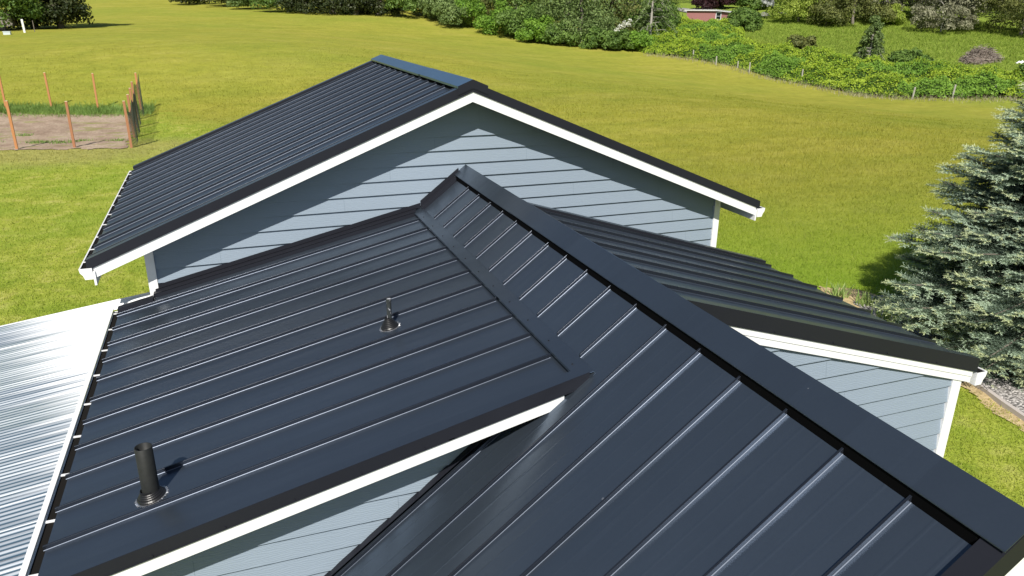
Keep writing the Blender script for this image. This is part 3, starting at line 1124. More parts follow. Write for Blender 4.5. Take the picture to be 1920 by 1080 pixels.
def wob(x, y, s=1.0):
    return np.sin(x * 2.3 * s + 1.1 * np.sin(y * 1.7 * s)) + np.sin(y * 2.9 * s + 1.7 * np.sin(x * 1.3 * s))


def patch(name, poly, mat, step, lift, rag=.12, **kw):
    """a ground sheet draped on the terrain; its rim is ragged"""
    P = np.array(poly)
    xs = np.arange(P[:, 0].min() - .5, P[:, 0].max() + .5, step)
    ys = np.arange(P[:, 1].min() - .5, P[:, 1].max() + .5, step)
    Xg, Yg = np.meshgrid(xs, ys, indexing='ij')
    ins = in_poly(Xg + rag * wob(Xg, Yg, 1.9), Yg + rag * wob(Yg, Xg, 2.3), poly)
    Z = ground(Xg, Yg) + lift + .006 * wob(Xg, Yg, 3.1)
    v = np.stack([Xg, Yg, Z], -1).reshape(-1, 3)
    n = len(ys)
    i, j = np.meshgrid(np.arange(len(xs) - 1), np.arange(n - 1), indexing='ij')
    keep = (ins[:-1, :-1] & ins[1:, :-1] & ins[:-1, 1:] & ins[1:, 1:]).ravel()
    a = (i * n + j).ravel()[keep]
    f = np.stack([a, a + n, a + n + 1, a + 1], -1)
    o = mesh_object(name, v, f, mat, smooth=True)
    return tag(o, kind="structure", **kw)


def soil_mat():
    m = new_mat("dry_soil", (.4, .3, .22), .95, .1)
    t = NT(m)
    p = t.pos()
    a = t.noise(t.pos((1, .6, 1)), .8, 5, .65)
    b = t.noise(p, 9, 5, .75)
    c = t.ramp(a, [(.32, (.27, .19, .135)), (.52, (.43, .325, .24)), (.72, (.52, .42, .31))])
    c = t.mix(t.ramp(b, [(.38, (.6, .6, .6)), (.55, (0, 0, 0))]), c, (.20, .14, .10))
    c = t.mix(t.ramp(t.noise(t.pos((.5, 1.4, 1)), 1.1, 4, .6), [(.56, (0, 0, 0)), (.66, (.8, .8, .8))]), c, (.25, .27, .07))
    t.l(c, t.b.inputs["Base Color"])
    t.l(t.bump(b, .05, .8), t.b.inputs["Normal"])
    return m


def gravel_mat(name, lo, hi):
    m = new_mat(name, hi, .9, .2)
    t = NT(m)
    v = t.n("ShaderNodeTexVoronoi")
    v.inputs["Scale"].default_value = 26
    t.l(t.pos(), v.inputs["Vector"])
    sc = t.n("ShaderNodeSeparateColor")
    t.l(v.outputs["Color"], sc.inputs[0])
    c = t.ramp(sc.outputs[0], [(0, lo), (.5, tuple((a + b) / 2 for a, b in zip(lo, hi))), (1, hi)])
    c = t.mix(t.ramp(v.outputs["Distance"], [(.45, (0, 0, 0)), (.8, (.8, .8, .8))]), c, tuple(x * .3 for x in lo))
    t.l(c, t.b.inputs["Base Color"])
    t.l(t.bump(v.outputs["Distance"], -.03, 1), t.b.inputs["Normal"])
    return m


GARDEN = [(-3.95, 35.6), (-4.6, 48.2), (-11.7, 49.4), (-14.5, 49.8), (-12.2, 38.5), (-9.2, 36.7)]
M_SOIL = soil_mat()
patch("garden_soil", GARDEN, M_SOIL, .12, .022, .10)
M_GRAVEL = gravel_mat("river_gravel", (.28, .26, .25), (.72, .68, .65))
BED = [(10.50, 5.2), (10.53, 6.4), (10.80, 7.35), (11.15, 8.6), (11.5, 10.1), (11.62, 11.1), (12.3, 11.4), (13.8, 11.0), (15.6, 9.6), (16.0, 7.0), (15.0, 5.2)]
patch("gravel_bed", BED, M_GRAVEL, .08, .03, .02)
M_DRY = new_mat("dry_straw_ground", (.52, .40, .22), .95, .1)
tt = NT(M_DRY)
tt.l(tt.ramp(tt.noise(tt.pos(), 14, 5, .75), [(.3, (.26, .20, .09)), (.55, (.56, .43, .24)), (.75, (.66, .55, .33))]), tt.b.inputs["Base Color"])
tt.l(tt.bump(tt.noise(tt.pos(), 40, 3), .02, .8), tt.b.inputs["Normal"])
patch("dry_verge", [(10.2, 5.0), (10.25, 6.4), (10.52, 7.5), (10.9, 8.8), (11.2, 10.2), (11.35, 11.5), (11.8, 12.3), (12.5, 11.7), (12.5, 11.1), (11.5, 10), (11.1, 8), (10.5, 6.0), (10.45, 5)], M_DRY, .06, .018, .05)
M_DRIVE = gravel_mat("pale_driveway", (.30, .29, .28), (.46, .44, .42))
patch("driveway", [(76.2, 119.5), (80.2, 113.2), (84.8, 110.2), (92.5, 111.5), (92, 114.5), (86.5, 114.8), (80.6, 124), (78, 133), (74.5, 133)], M_DRIVE, .5, .12, .25)

# curb along the gravel bed
M_CURB = new_mat("curb_concrete", (.50, .45, .42), .85, .2)
m = MB()
cp = [(10.47, 4.6), (10.49, 5.5), (10.52, 6.4), (10.66, 6.95), (10.80, 7.4), (10.98, 8.0), (11.15, 8.7)]
for (ax, ay), (bx, by) in zip(cp[:-1], cp[1:]):
    d = Vector((bx - ax, by - ay, 0)).normalized()
    nn = Vector((-d.y, d.x, 0)) * .045
    a, b = Vector((ax, ay, 0)), Vector((bx, by, 0)) - d * .006
    m.hexa([a - nn + Vector((0, 0, -.02)), b - nn + Vector((0, 0, -.02)), b + nn + Vector((0, 0, -.02)), a + nn + Vector((0, 0, -.02)),
            a - nn * .8 + Vector((0, 0, .09)), b - nn * .8 + Vector((0, 0, .09)), b + nn * .8 + Vector((0, 0, .09)), a + nn * .8 + Vector((0, 0, .09))])
tag(m.build("curb", M_CURB), "pale concrete edging between the lawn and the gravel bed", "edging")


# ------------------------------------------------------------------ grass blades
HOUSE_BOXES = [(-1.2, 6.8, 8.9, 14.0), (-1.2, 6.3, 1.7, 9.2), (-4.95, -1.0, 1.4, 9.45)]
BRAMBLE = [(50.8, 86.3), (54.0, 82.3), (56.2, 76.2), (56.3, 69.3), (57.9, 64.5), (58.9, 60.5), (60.0, 58.0), (63.5, 55.3), (67.2, 52.6), (69.5, 50.4), (74, 45),
           (84, 50), (78.4, 57.2), (76.6, 59.8), (75.8, 63.0), (72.3, 69.0), (70.1, 74.9), (70.0, 79.4), (66.5, 82.8), (66.5, 89.8), (71.0, 95), (75.5, 101.5), (72.5, 104.5), (66, 108), (58, 106), (50, 95)]


def blades(name, n, x, y, h, wd, lean, mat, label, curve=.4):
    z = ground(x, y)
    az = rng.uniform(0, 2 * np.pi, len(x))
    la = rng.uniform(0, 2 * np.pi, len(x))
    ll = rng.uniform(.1, lean, len(x)) * h
    ux, uy = np.cos(az) * wd / 2, np.sin(az) * wd / 2
    a = np.stack([x - ux, y - uy, z - .01], -1)
    b = np.stack([x + ux, y + uy, z - .01], -1)
    c = np.stack([x + np.cos(la) * ll, y + np.sin(la) * ll, z + h], -1)
    v = np.stack([a, b, c], 1).reshape(-1, 3)
    f = np.arange(len(v)).reshape(-1, 3)
    o = mesh_object(name, v, f, mat, origin=(0, 0, 0))
    return tag(o, label, "grass", kind="stuff")


def meadow():
    N = 420000
    r = 11 * (74 / 11) ** rng.uniform(0, 1, N)
    r = np.where(r > 52, r - rng.uniform(0, 1, N) * 22 * (rng.uniform(0, 1, N) < (r - 52) / 22), r)
    th = rng.uniform(math.radians(-22), math.radians(62), N)
    x, y = r * np.sin(th), r * np.cos(th)
    lawn = ((2.2 * (x + 4.5) + (y - 49) + 5 * wob(x * .3, y * .3)) < 0) & (y < 50) & (x < 6)
    keep = ~lawn & (y > 9.9)
    for b in HOUSE_BOXES:
        keep &= ~((x > b[0]) & (x < b[1]) & (y > b[2]) & (y < b[3]))
    keep &= ~in_poly(x, y, GARDEN) & ~in_poly(x, y, BRAMBLE) & ~in_poly(x, y, BED)
    keep &= ~((x < 12.4) & (y < 12.2) & (x > 9.9))
    x, y, r = x[keep], y[keep], r[keep]
    patchy = .75 + .25 * np.sin(x * .21 + 2 * np.sin(y * .13)) * np.sin(y * .17)
    h = rng.uniform(.07, .22, len(x)) * patchy * (.8 - .45 * np.clip((r - 40) / 34, 0, 1))
    blades("meadow_grass", 0, x, y, h, (.005 + .00055 * r), 1.1, M_BLADES, "tall olive meadow grass covering the field behind the house")
    px_, py_ = rng.uniform(60, 112, 90000), rng.uniform(48, 114, 90000)
    kp = (~in_poly(px_, py_, BRAMBLE)) & (px_ * .8 + py_ * .6 > 99) & (np.hypot(px_, py_) > 84)
    px_, py_ = px_[kp], py_[kp]
    blades("pasture_grass", 0, px_, py_, rng.uniform(.12, .42, len(px_)), np.full(len(px_), .075), 1.2, M_BLADES, "bright green pasture grass beyond the brambles")
    # taller green weeds along the back of the vegetable plot
    n = 9000
    gx = rng.uniform(-12.5, -3.9, n)
    gy = 49.1 - (gx + 4.5) * .13 + rng.normal(0, .75, n)
    blades("tall_weeds", 0, gx, gy, rng.uniform(.10, .32, n), np.full(n, .035), 1.2, M_WEED, "dark green weeds along the back of the vegetable plot")


def leaf_mat(name, cols, trans=.3, rough=.55):
    m = new_mat(name, cols[0], rough, .25)
    t = NT(m)
    g = t.n("ShaderNodeNewGeometry")
    st = [(i / (len(cols) - 1) if len(cols) > 1 else 0, c) for i, c in enumerate(cols)]
    c = t.ramp(g.outputs["Random Per Island"], st)
    big = t.noise(t.pos(), .55, 3)
    c = t.mix(t.ramp(big, [(.4, (0, 0, 0)), (.65, (.5, .5, .5))]), c, tuple(min(1, x * 1.35) for x in cols[-1]))
    t.l(c, t.b.inputs["Base Color"])
    tr = t.n("ShaderNodeBsdfTranslucent")
    t.l(c, tr.inputs[0])
    mx = t.n("ShaderNodeMixShader")
    mx.inputs[0].default_value = trans
    t.l(t.b.outputs[0], mx.inputs[1])
    t.l(tr.outputs[0], mx.inputs[2])
    t.l(mx.outputs[0], t.out.inputs[0])
    return m


M_WEED = leaf_mat("weed_leaves", [(.12, .22, .045), (.18, .29, .06), (.24, .34, .09)])
meadow()


def lawn_blades():
    N = 150000
    r = 8.5 * (52 / 8.5) ** rng.uniform(0, 1, N)
    th = rng.uniform(math.radians(-24), math.radians(8), N)
    x, y = r * np.sin(th), r * np.cos(th)
    lawn = ((2.2 * (x + 4.5) + (y - 49) + 5 * wob(x * .3, y * .3)) < 3) & (y < 50)
    keep = lawn & ~in_poly(x, y, GARDEN)
    n2 = 26000
    x2, y2 = rng.uniform(6.4, 10.6, n2), rng.uniform(2.5, 9.5, n2)
    k2 = ~in_poly(x2, y2, BED) & (x2 < 10.3 + .35 * np.clip(y2 - 6, 0, 5))
    r2 = np.hypot(x2, y2)
    x = np.r_[x[keep], x2[k2]]
    y = np.r_[y[keep], y2[k2]]
    r = np.r_[r[keep], r2[k2]]
    ok = np.ones(len(x), bool)
    for b in HOUSE_BOXES:
        ok &= ~((x > b[0]) & (x < b[1]) & (y > b[2]) & (y < b[3]))
    x, y, r = x[ok], y[ok], r[ok]
    blades("lawn_grass", 0, x, y, rng.uniform(.025, .07, len(x)), .006 + .0008 * r, 1.3, M_BLADES, "short mown lawn grass beside the house")


lawn_blades()


# ------------------------------------------------------------------ foliage
def blob_leaves(centers, radii, n, size, seed, squash=.85, jitter=.5, gap=.0):
    """leaf quads scattered over lumps; returns verts, faces"""
    R = np.random.default_rng(seed)
    centers = np.asarray(centers, float)
    radii = np.asarray(radii, float)
    w = radii ** 2
    idx = R.choice(len(centers), n, p=w / w.sum())
    d = R.normal(size=(n, 3))
    d /= np.linalg.norm(d, axis=1)[:, None]
    d[:, 2] = np.where(d[:, 2] < -.55, -d[:, 2] * .6, d[:, 2])
    rr = radii[idx] * R.uniform(.72, 1.08, n)
    p = centers[idx] + d * rr[:, None] * np.array([1, 1, squash])
    nrm = d + R.normal(size=(n, 3)) * jitter
    nrm /= np.linalg.norm(nrm, axis=1)[:, None]
    t = np.cross(nrm, R.normal(size=(n, 3)))
    t /= np.linalg.norm(t, axis=1)[:, None]
    b = np.cross(nrm, t)
    s = size * R.uniform(.6, 1.3, n)[:, None]
    q = np.stack([p - t * s * .5, p - b * s * .28, p + t * s * .5, p + b * s * .28], 1).reshape(-1, 3)
    return q, np.arange(4 * n).reshape(-1, 4)


def crown_blobs(h, r, style, seed):
    R = np.random.default_rng(seed)
    c, rad = [], []
    if style == 'conifer':
        k = 0
        for z in np.linspace(.12 * h, .97 * h, 13):
            rz = r * (1 - z / h) ** .8 + .12
            m_ = max(3, int(7 * rz / r))
            for j in range(m_):
                a = 2 * np.pi * (j / m_) + k
                c.append((rz * .6 * np.cos(a), rz * .6 * np.sin(a), z + R.uniform(-.2, .2)))
                rad.append(max(.3, rz * R.uniform(.4, .6)))
            k += 1.1
    elif style == 'round2':
        for i in range(16):
            a = i * 2 * np.pi / 16 + R.uniform(-.2, .2)
            q = R.uniform(.45, .85)
            c.append((r * q * np.cos(a), r * q * np.sin(a), R.uniform(.4, .2 * h)))
            rad.append(r * R.uniform(.22, .32))
        for i in range(44):
            a, q = R.uniform(0, 2 * np.pi), np.sqrt(R.uniform(0, 1))
            z = h * R.uniform(.03, .92)
            e = math.sin(math.pi * min(1, .25 + .7 * z / h)) ** .5
            c.append((r * .75 * q * e * np.cos(a), r * .75 * q * e * np.sin(a), z))
            rad.append(r * R.uniform(.25, .38))
    elif style == 'bush':
        n = 24
        for i in range(n):
            a, q = R.uniform(0, 2 * np.pi), np.sqrt(R.uniform(0, 1))
            z = h * R.uniform(.15, .78) * (1 - .45 * q)
            c.append((r * .72 * q * np.cos(a), r * .72 * q * np.sin(a), z))
            rad.append(r * R.uniform(.22, .38))
    elif style == 'airy':
        n = 46
        for i in range(n):
            a, q = R.uniform(0, 2 * np.pi), np.sqrt(R.uniform(.05, 1))
            z = h * (.11 + .74 * R.uniform(0, 1) * (1 - .3 * q))
            c.append((r * .85 * q * np.cos(a), r * .85 * q * np.sin(a), z))
            rad.append(r * R.uniform(.13, .24))
    else:
        n = 30
        for i in range(n):
            a, q = R.uniform(0, 2 * np.pi), np.sqrt(R.uniform(0, 1))
            u = R.uniform(-1, 1)
            z = h * .58 + h * .34 * u
            e = math.sqrt(max(.05, 1 - u * u))
            c.append((r * .75 * q * e * np.cos(a), r * .75 * q * e * np.sin(a), z))
            rad.append(r * R.uniform(.25, .4))
    return np.array(c), np.array(rad)


M_BARK = new_mat("bark", (.16, .13, .10), .9, .2)
tt = NT(M_BARK)
tt.l(tt.mix(tt.noise(tt.pos((3, 3, .6)), 4, 5, .7), (.09, .075, .06), (.27, .24, .20)), tt.b.inputs["Base Color"])
M_BARK_PALE = new_mat("pale_bark", (.36, .34, .30), .9, .2)
LEAF = {
    'dark': leaf_mat("dark_evergreen_leaves", [(.010, .020, .006), (.022, .036, .010), (.05, .06, .018)], .12),
    'olive': leaf_mat("olive_leaves", [(.07, .095, .025), (.12, .145, .04), (.19, .20, .06)], .3),
    'mid': leaf_mat("mid_green_leaves", [(.055, .11, .022), (.10, .18, .036), (.165, .25, .055)], .3),
    'fresh': leaf_mat("fresh_green_leaves", [(.08, .18, .02), (.14, .27, .03), (.22, .36, .05)], .35),
    'lime': leaf_mat("bramble_leaves", [(.07, .15, .015), (.20, .33, .025), (.38, .47, .045)], .35),
    'yellow': leaf_mat("yellow_green_leaves", [(.16, .24, .03), (.26, .35, .05), (.36, .42, .08)], .35),
    'grey': leaf_mat("grey_green_leaves", [(.13, .14, .08), (.20, .205, .12), (.29, .28, .19)], .25),
    'purple': leaf_mat("purple_leaves", [(.016, .006, .008), (.03, .011, .014), (.05, .02, .022)], .15),
    'silver': leaf_mat("silver_leaves", [(.30, .33, .30), (.42, .44, .42), (.5, .52, .5)], .2),
    'willow': leaf_mat("willow_leaves", [(.08, .135, .04), (.135, .20, .06), (.20, .27, .09)], .3),
}


def trunk_mesh(mb, x, y, z, h, r, seed, spread=.5, limbs=5, frac=.75):
    R = random.Random(seed)
    p = Vector((x, y, z - .15))
    top = Vector((x + R.uniform(-.06, .06) * h, y + R.uniform(-.06, .06) * h, z + h * frac))
    segs = 5
    prev, pr = p, r
    for i in range(segs):
        t = (i + 1) / segs
        q = p.lerp(top, t) + Vector((R.uniform(-1, 1), R.uniform(-1, 1), 0)) * .02 * h
        nr = r * (1 - t * .75)
        mb.tube(prev, q, pr, nr, 8, caps=False)
        if i >= 1:
            for k in range(max(1, limbs // 3)):
                a = R.uniform(0, 6.28)
                e = q + Vector((math.cos(a), math.sin(a), R.uniform(.35, .9))) * spread * h * R.uniform(.25, .42)
                mid = q.lerp(e, .5) + Vector((0, 0, .03 * h))
                mb.tube(q, mid, nr * .55, nr * .35, 6, caps=False)
                mb.tube(mid, e, nr * .35, nr * .1, 6, caps=False)
        prev, pr = q, nr


def tree(name, label, cat, x, y, h, r, leaf, style='round', n=4200, size=.34, seed=1, group=None, trunk=True, bark=None, sink=0.0):
    z = gz(x, y) - sink
    c, rad = crown_blobs(h, r, style, seed)
    q, f = blob_leaves(c, rad, n, size, seed + 77)
    q = q + np.array([x, y, z])
    if not trunk:
        o = mesh_object(name, q, f, LEAF[leaf], origin=(x, y, z))
        return tag(o, label, cat, group)
    t = empty(name, (x, y, z))
    tag(t, label, cat, group)
    mesh_object("crown", q, f, LEAF[leaf], t, origin=(x, y, z + h * .3))
    mb = MB()
    trunk_mesh(mb, x, y, z, h, .035 * h if style != 'airy' else .028 * h, seed, limbs=9 if style == 'airy' else 5, frac=.9 if style == 'conifer' else .75)
    mb.build("trunk", bark or M_BARK, t, origin=(x, y, z), smooth=True)
    return t


GE = "shrubs and trees along the far edge of the field"
GP = "trees in the pasture beyond the brambles"
GL = "trees at the far left corner of the field"
# far left corner
tree("broadleaf_tree", "shaded broadleaf tree with yellow green sprigs, cut by the left edge of the photo", "tree", -22.3, 101.0, 10.5, 5.2, 'mid', 'bush', n=9500, size=.36, seed=3, group=GL)
tree("cedar_tree", "dark evergreen at the right end of the far left clump, shading the field", "tree", -16.6, 103.8, 10.5, 3.6, 'dark', 'round2', n=10500, size=.34, seed=4, group=GL)
tree("evergreen_tree", "dark evergreen standing between the broadleaf tree and the pointed one at far left", "tree", -19.4, 104.5, 11.5, 4.2, 'dark', 'round2', n=9500, size=.34, seed=5, group=GL)
# top strip, left to right
strip = [
    ("shrub", "low dark shrub at the left end of the field's far hedge", -3.5, 172, 5, 4.2, 'dark', 'bush', 3200),
    ("shrub", "dark bush right of the lowest dark shrub in the far hedge", 2.0, 163, 6, 4.2, 'dark', 'bush', 3600),
    ("shrub", "pale green feathery bush left of the tall dark conifers", 6.5, 152, 5, 3.4, 'willow', 'bush', 3600),
    ("shrub", "mid green bush between the feathery bush and the dark conifers", 10.5, 144, 6.5, 3.6, 'mid', 'bush', 4200),
    ("conifer_tree", "first dark conifer of the row behind the garage ridge", 14.5, 139.5, 11, 3.6, 'dark', 'conifer', 5200),
    ("conifer_tree", "second dark conifer of the row, with olive sprays at its foot", 18.5, 136.5, 12, 3.8, 'dark', 'conifer', 5200),
    ("conifer_tree", "third dark conifer of the row, darkest against the field", 22.0, 135, 12, 3.6, 'dark', 'conifer', 5200),
    ("conifer_tree", "last dark conifer of the row, beside the green bushes", 25.4, 134, 12, 3.4, 'dark', 'conifer', 5200),
    ("shrub", "rounded fresh green bush at the corner next to the last dark conifer", 29.2, 124.5, 7, 3.4, 'mid', 'bush', 5200),
    ("shrub", "light green bush with a grey dead branch in it", 32.2, 119.5, 7, 3.4, 'willow', 'bush', 5200),
    ("broadleaf_tree", "olive green tree rising behind the grey branch bush", 37.0, 120.5, 11, 4.2, 'olive', 'round', 5200),
    ("shrub", "bright green low bush directly beneath the olive tree", 35.2, 114.3, 4.6, 3.0, 'fresh', 'bush', 4600),
    ("shrub", "yellow green bush at the bend of the field edge", 38.2, 107.6, 4.6, 3.0, 'fresh', 'bush', 4800),
    ("shrub", "light green bush in front of the olive tree, left of the bend", 33.0, 114.0, 4.4, 3.0, 'willow', 'bush', 3600),
    ("shrub", "mid green bush just right of the yellow green one at the bend", 39.6, 102.6, 4.6, 3.0, 'mid', 'bush', 3800),
    ("shrub", "bushy clump left of the dark shrub at the willow's foot", 40.6, 98.6, 4.0, 2.7, 'fresh', 'bush', 3600),
    ("broadleaf_tree", "tall mid green tree behind the bend of the field edge", 42.5, 112.5, 10.5, 4.4, 'mid', 'round', 6000),
    ("willow_tree", "large rounded grey green willow bulging over the field edge", 46.2, 98.0, 9.0, 5.0, 'willow', 'round', 9000),
    ("shrub", "dark leaved low shrub at the foot of the rounded willow", 42.8, 96.2, 3.6, 2.8, 'mid', 'bush', 4600),
    ("shrub", "small leafy bush between the willow and the white blossom", 46.8, 92.3, 3.2, 2.8, 'mid', 'bush', 4600),
    ("shrub", "bright green bush at the foot of the drooping conifer", 50.6, 89.8, 3.2, 2.7, 'fresh', 'bush', 4800),
    ("broadleaf_tree", "green tree behind the white blossom shrub", 52.5, 101, 9.5, 3.8, 'olive', 'round', 5600),
    ("broadleaf_tree", "tall tree filling the top of the photo behind the willow", 51, 113, 12, 5.0, 'mid', 'round', 4600),
    ("broadleaf_tree", "broad tree left of the driveway, behind the drooping conifer", 62.5, 108, 9.0, 4.4, 'mid', 'round', 5600),
    ("shrub", "bush bulging over the brambles right of the drooping conifer", 58.3, 99.0, 5.2, 3.4, 'mid', 'bush', 5200),
]
for i, (nm, lb, x, y, h, r, lf, sty, n) in enumerate(strip):
    sty = 'round2' if nm == "conifer_tree" or sty == 'round' else sty
    k_ = 1.28 if r > 2.9 else 1.12
    tree(nm, lb, "tree" if "tree" in nm else "shrub", x + (x / 90 if y < 130 else -.3), y + (1.2 if y < 130 else -4), h * k_, r * k_, lf, sty, n=int(n * 1.5), size=.42 if y > 115 else .34, seed=20 + i, group=GE, trunk="tree" in nm)


# drooping conifer with its pale trunk showing
def drooping_conifer(x, y, h, r, label, leaf, seed, droop=.35):
    z = gz(x, y)
    t = empty("conifer_tree", (x, y, z))
    tag(t, label, "tree", GE)
    R = random.Random(seed)
    mb = MB()
    mb.tube((x, y, z - .1), (x + .1, y, z + h * .6), .20, .10, 8, caps=False)
    mb.tube((x + .1, y, z + h * .6), (x, y, z + h), .10, .02, 8, caps=False)
    P, N_ = [], []
    for i in range(70):
        hh = h * (.12 + .85 * i / 70)
        L = r * (1 - hh / h) ** .7 * R.uniform(.75, 1.1) + .2
        a = R.uniform(0, 6.28)
        b = Vector((x, y, z + hh))
        m_ = b + Vector((math.cos(a) * L * .5, math.sin(a) * L * .5, .04 * L))
        e = b + Vector((math.cos(a) * L, math.sin(a) * L, -droop * L))
        mb.tube(b, m_, .035, .025, 5, caps=False)
        mb.tube(m_, e, .025, .01, 5, caps=False)
        for k in range(9):
            tt_ = R.uniform(.25, 1)
            P.append((b.lerp(m_, tt_ * 2) if tt_ < .5 else m_.lerp(e, tt_ * 2 - 1)) - Vector((0, 0, R.uniform(0, .25))))
            N_.append(R.uniform(.14, .34))
    mb.build("trunk", M_BARK_PALE, t, origin=(x, y, z))
    q, f = blob_leaves(np.array([tuple(p) for p in P]), np.array(N_), 8500, .24, seed, 1.0, .9)
    mesh_object("crown", q, f, LEAF[leaf], t, origin=(x, y, z + 1))


drooping_conifer(54.6, 93.6, 11.5, 4.2, "tall drooping conifer whose pale trunk shows, beside the white blossom", 'willow', 61)
drooping_conifer(70.2, 70.6, 5.8, 2.0, "lone ivy clad conifer standing in the bramble thicket", 'willow', 62, .55)
tree("shrub", "dark ivy mass at the foot of the lone conifer in the brambles", "shrub", 71.0, 71.9, 4.2, 1.5, 'mid', 'bush', n=3600, size=.26, seed=63, trunk=False)

# white blossom shrub
M_BLOSSOM = leaf_mat("white_blossom", [(.62, .62, .56), (.8, .8, .76), (.85, .85, .8)], .2)
bl = empty("blossom_shrub", (48.8, 90.6, gz(48.8, 90.6)))
tag(bl, "shrub with a patch of white blossom between the willow and the drooping conifer", "shrub", GE)
c, rad = crown_blobs(3.6, 1.9, 'bush', 91)
q, f = blob_leaves(c, rad, 3200, .28, 92)
o_ = np.array([48.8, 90.6, gz(48.8, 90.6)])
mesh_object("foliage", q + o_, f, LEAF['mid'], bl)
q, f = blob_leaves(np.array([(-.9, -1.1, 2.9), (-.3, -1.2, 3.3), (.2, -1.0, 3.1), (-1.3, -.9, 2.6), (.5, -.9, 3.7)]), np.array([.45, .5, .45, .4, .35]), 260, .17, 93)
mesh_object("blossom", q + o_, f, M_BLOSSOM, bl)

# pasture side
past = [
    ("shrub", "left one of the two dark purple shrubs behind the shed", "shrub", 82.0, 122.5, 3.6, 2.4, 'purple', 'bush', 3200),
    ("shrub", "right one of the two dark purple shrubs behind the shed", "shrub", 86.5, 122.5, 5.5, 2.5, 'purple', 'bush', 3200),
    ("shrub", "green leafy shrub right of the purple shrubs", "shrub", 89.6, 119.8, 5.0, 2.6, 'mid', 'bush', 3200),
    ("shrub", "silvery grey shrub next to the green shrub behind the shed", "shrub", 91.8, 118.0, 4.0, 1.5, 'silver', 'bush', 1800),
    ("shade_tree", "tree with a clear pale trunk casting a dark round shadow by the drive", "tree", 93.0, 114.0, 8.0, 4.6, 'mid', 'airy', 5200),
    ("shrub", "rounded bush growing over the near corner of the shed", "shrub", 74.6, 101.5, 3.4, 3.2, 'mid', 'bush', 4600),
    ("shrub", "small bush hugging the shed's right side", "shrub", 79.2, 107.0, 2.6, 2.0, 'fresh', 'bush', 2600),
    ("apple_tree", "yellow green young apple tree left in the pasture", "tree", 86.5, 103.0, 5.0, 3.4, 'yellow', 'airy', 4200),
    ("apple_tree", "low pale green apple bush just right of the yellow green one", "tree", 87.5, 98.0, 3.4, 2.4, 'olive', 'bush', 2800),
    ("apple_tree", "wide olive apple tree with a visible forked trunk, centre of the pasture row", "tree", 92.0, 97.0, 6.2, 4.0, 'olive', 'airy', 6400),
    ("shrub", "creamy flowered low bush right of the wide apple tree", "shrub", 97.8, 95.4, 3.6, 2.4, 'yellow', 'bush', 2600),
    ("apple_tree", "grey branched apple tree behind the low creamy bush", "tree", 101.0, 99.5, 7.5, 4.2, 'grey', 'airy', 5200),
    ("apple_tree", "grey lichen covered apple tree, second from the right in the pasture", "tree", 104.0, 93.0, 8.0, 4.2, 'grey', 'airy', 5600),
    ("weeping_tree", "weeping grey green tree with a dark trunk at the right of the pasture", "tree", 102.5, 85.0, 7.0, 4.4, 'grey', 'round', 7200),
    ("apple_tree", "half hidden olive tree at the right edge of the photo", "tree", 103.5, 77.6, 6.5, 4.0, 'olive', 'airy', 5600),
    ("shrub", "dark low bush at the right end of the brambles", "shrub", 77.2, 55.5, 2.6, 2.2, 'mid', 'bush', 3000),
]
past += [
    ("shrub", "loose olive bush behind the brambles, left of the lone conifer", "shrub", 68.6, 80.5, 3.0, 2.2, 'olive', 'bush', 2600),
    ("shrub", "leafy mound behind the brambles, directly right of the lone conifer", "shrub", 73.2, 67.6, 2.6, 2.2, 'mid', 'bush', 2600),
    ("broadleaf_tree", "tall loose tree behind the shed, left of the purple shrubs", "tree", 76.5, 130.5, 10.0, 4.2, 'willow', 'round', 4200),
    ("apple_tree", "low spreading grey tree between the weeping tree and the brush pile", "tree", 96.5, 84.5, 3.6, 2.8, 'grey', 'airy', 3000),
]
for i, (nm, lb, ct, x, y, h, r, lf, sty, n) in enumerate(past):
    big = 1.38 if 'tree' in nm and h < 8.2 else 1.1
    tree(nm, lb, ct, x + (1.5 if 'tree' in nm else 0), y + (1.5 if 'tree' in nm else 0), h * big, r * big * (1.15 if 'tree' in nm else 1), lf, sty, n=int(n * 2.1), size=.33, seed=120 + i, group=GP, trunk="tree" in nm, bark=M_BARK_PALE if lf in ('grey', 'mid') else None)


# far wood behind everything: reads as one mass
def far_wood():
    runs = [[(-8, 184), (0, 173), (10, 157), (17, 148), (26, 143), (33, 131), (40, 126), (47, 121), (56, 117), (66, 114)],
            [(80, 140), (90, 131), (100, 124), (107, 114), (112, 105), (115, 96), (118, 86), (121, 74), (124, 62)]]
    segs = [(p, q) for r_ in runs for p, q in zip(r_[:-1], r_[1:])]
    R = np.random.default_rng(5)
    C_, Rd = [], []
    for (x0, y0), (x1, y1) in segs:
        for k in range(5):
            t = (k + R.uniform(0, 1)) / 5
            for dpt in (0, 6, 13):
                d_ = np.array([x0 + (x1 - x0) * t, y0 + (y1 - y0) * t]) + R.normal(0, 1.2, 2)
                o = d_ / np.linalg.norm(d_) * dpt
                x, y = d_ + o
                z = gz(x, y)
                hh = R.uniform(7, 12) + dpt * .25
                for j in range(7):
                    C_.append((x + R.normal(0, 1.6), y + R.normal(0, 1.6), z + hh * R.uniform(.1, .95)))
                    Rd.append(R.uniform(1.1, 2.2))
    q, f = blob_leaves(np.array(C_), np.array(Rd), 90000, .52, 6)
    n = len(f)
    fm = np.zeros(n, int)
    cx = q.reshape(-1, 4, 3)[:, 0]
    reg = (np.sin(cx[:, 0] * .16) + np.sin(cx[:, 1] * .21 + 1)) > .2
    fm[reg] = 1
    fm[(np.sin(cx[:, 0] * .09 + 2) > .55)] = 2
    o = mesh_object("far_wood", q, f, [LEAF['dark'], LEAF['olive'], LEAF['grey']], fmat=fm)
    tag(o, "dense wood of mixed trees on the rise behind the field", "wood", kind="stuff")


far_wood()


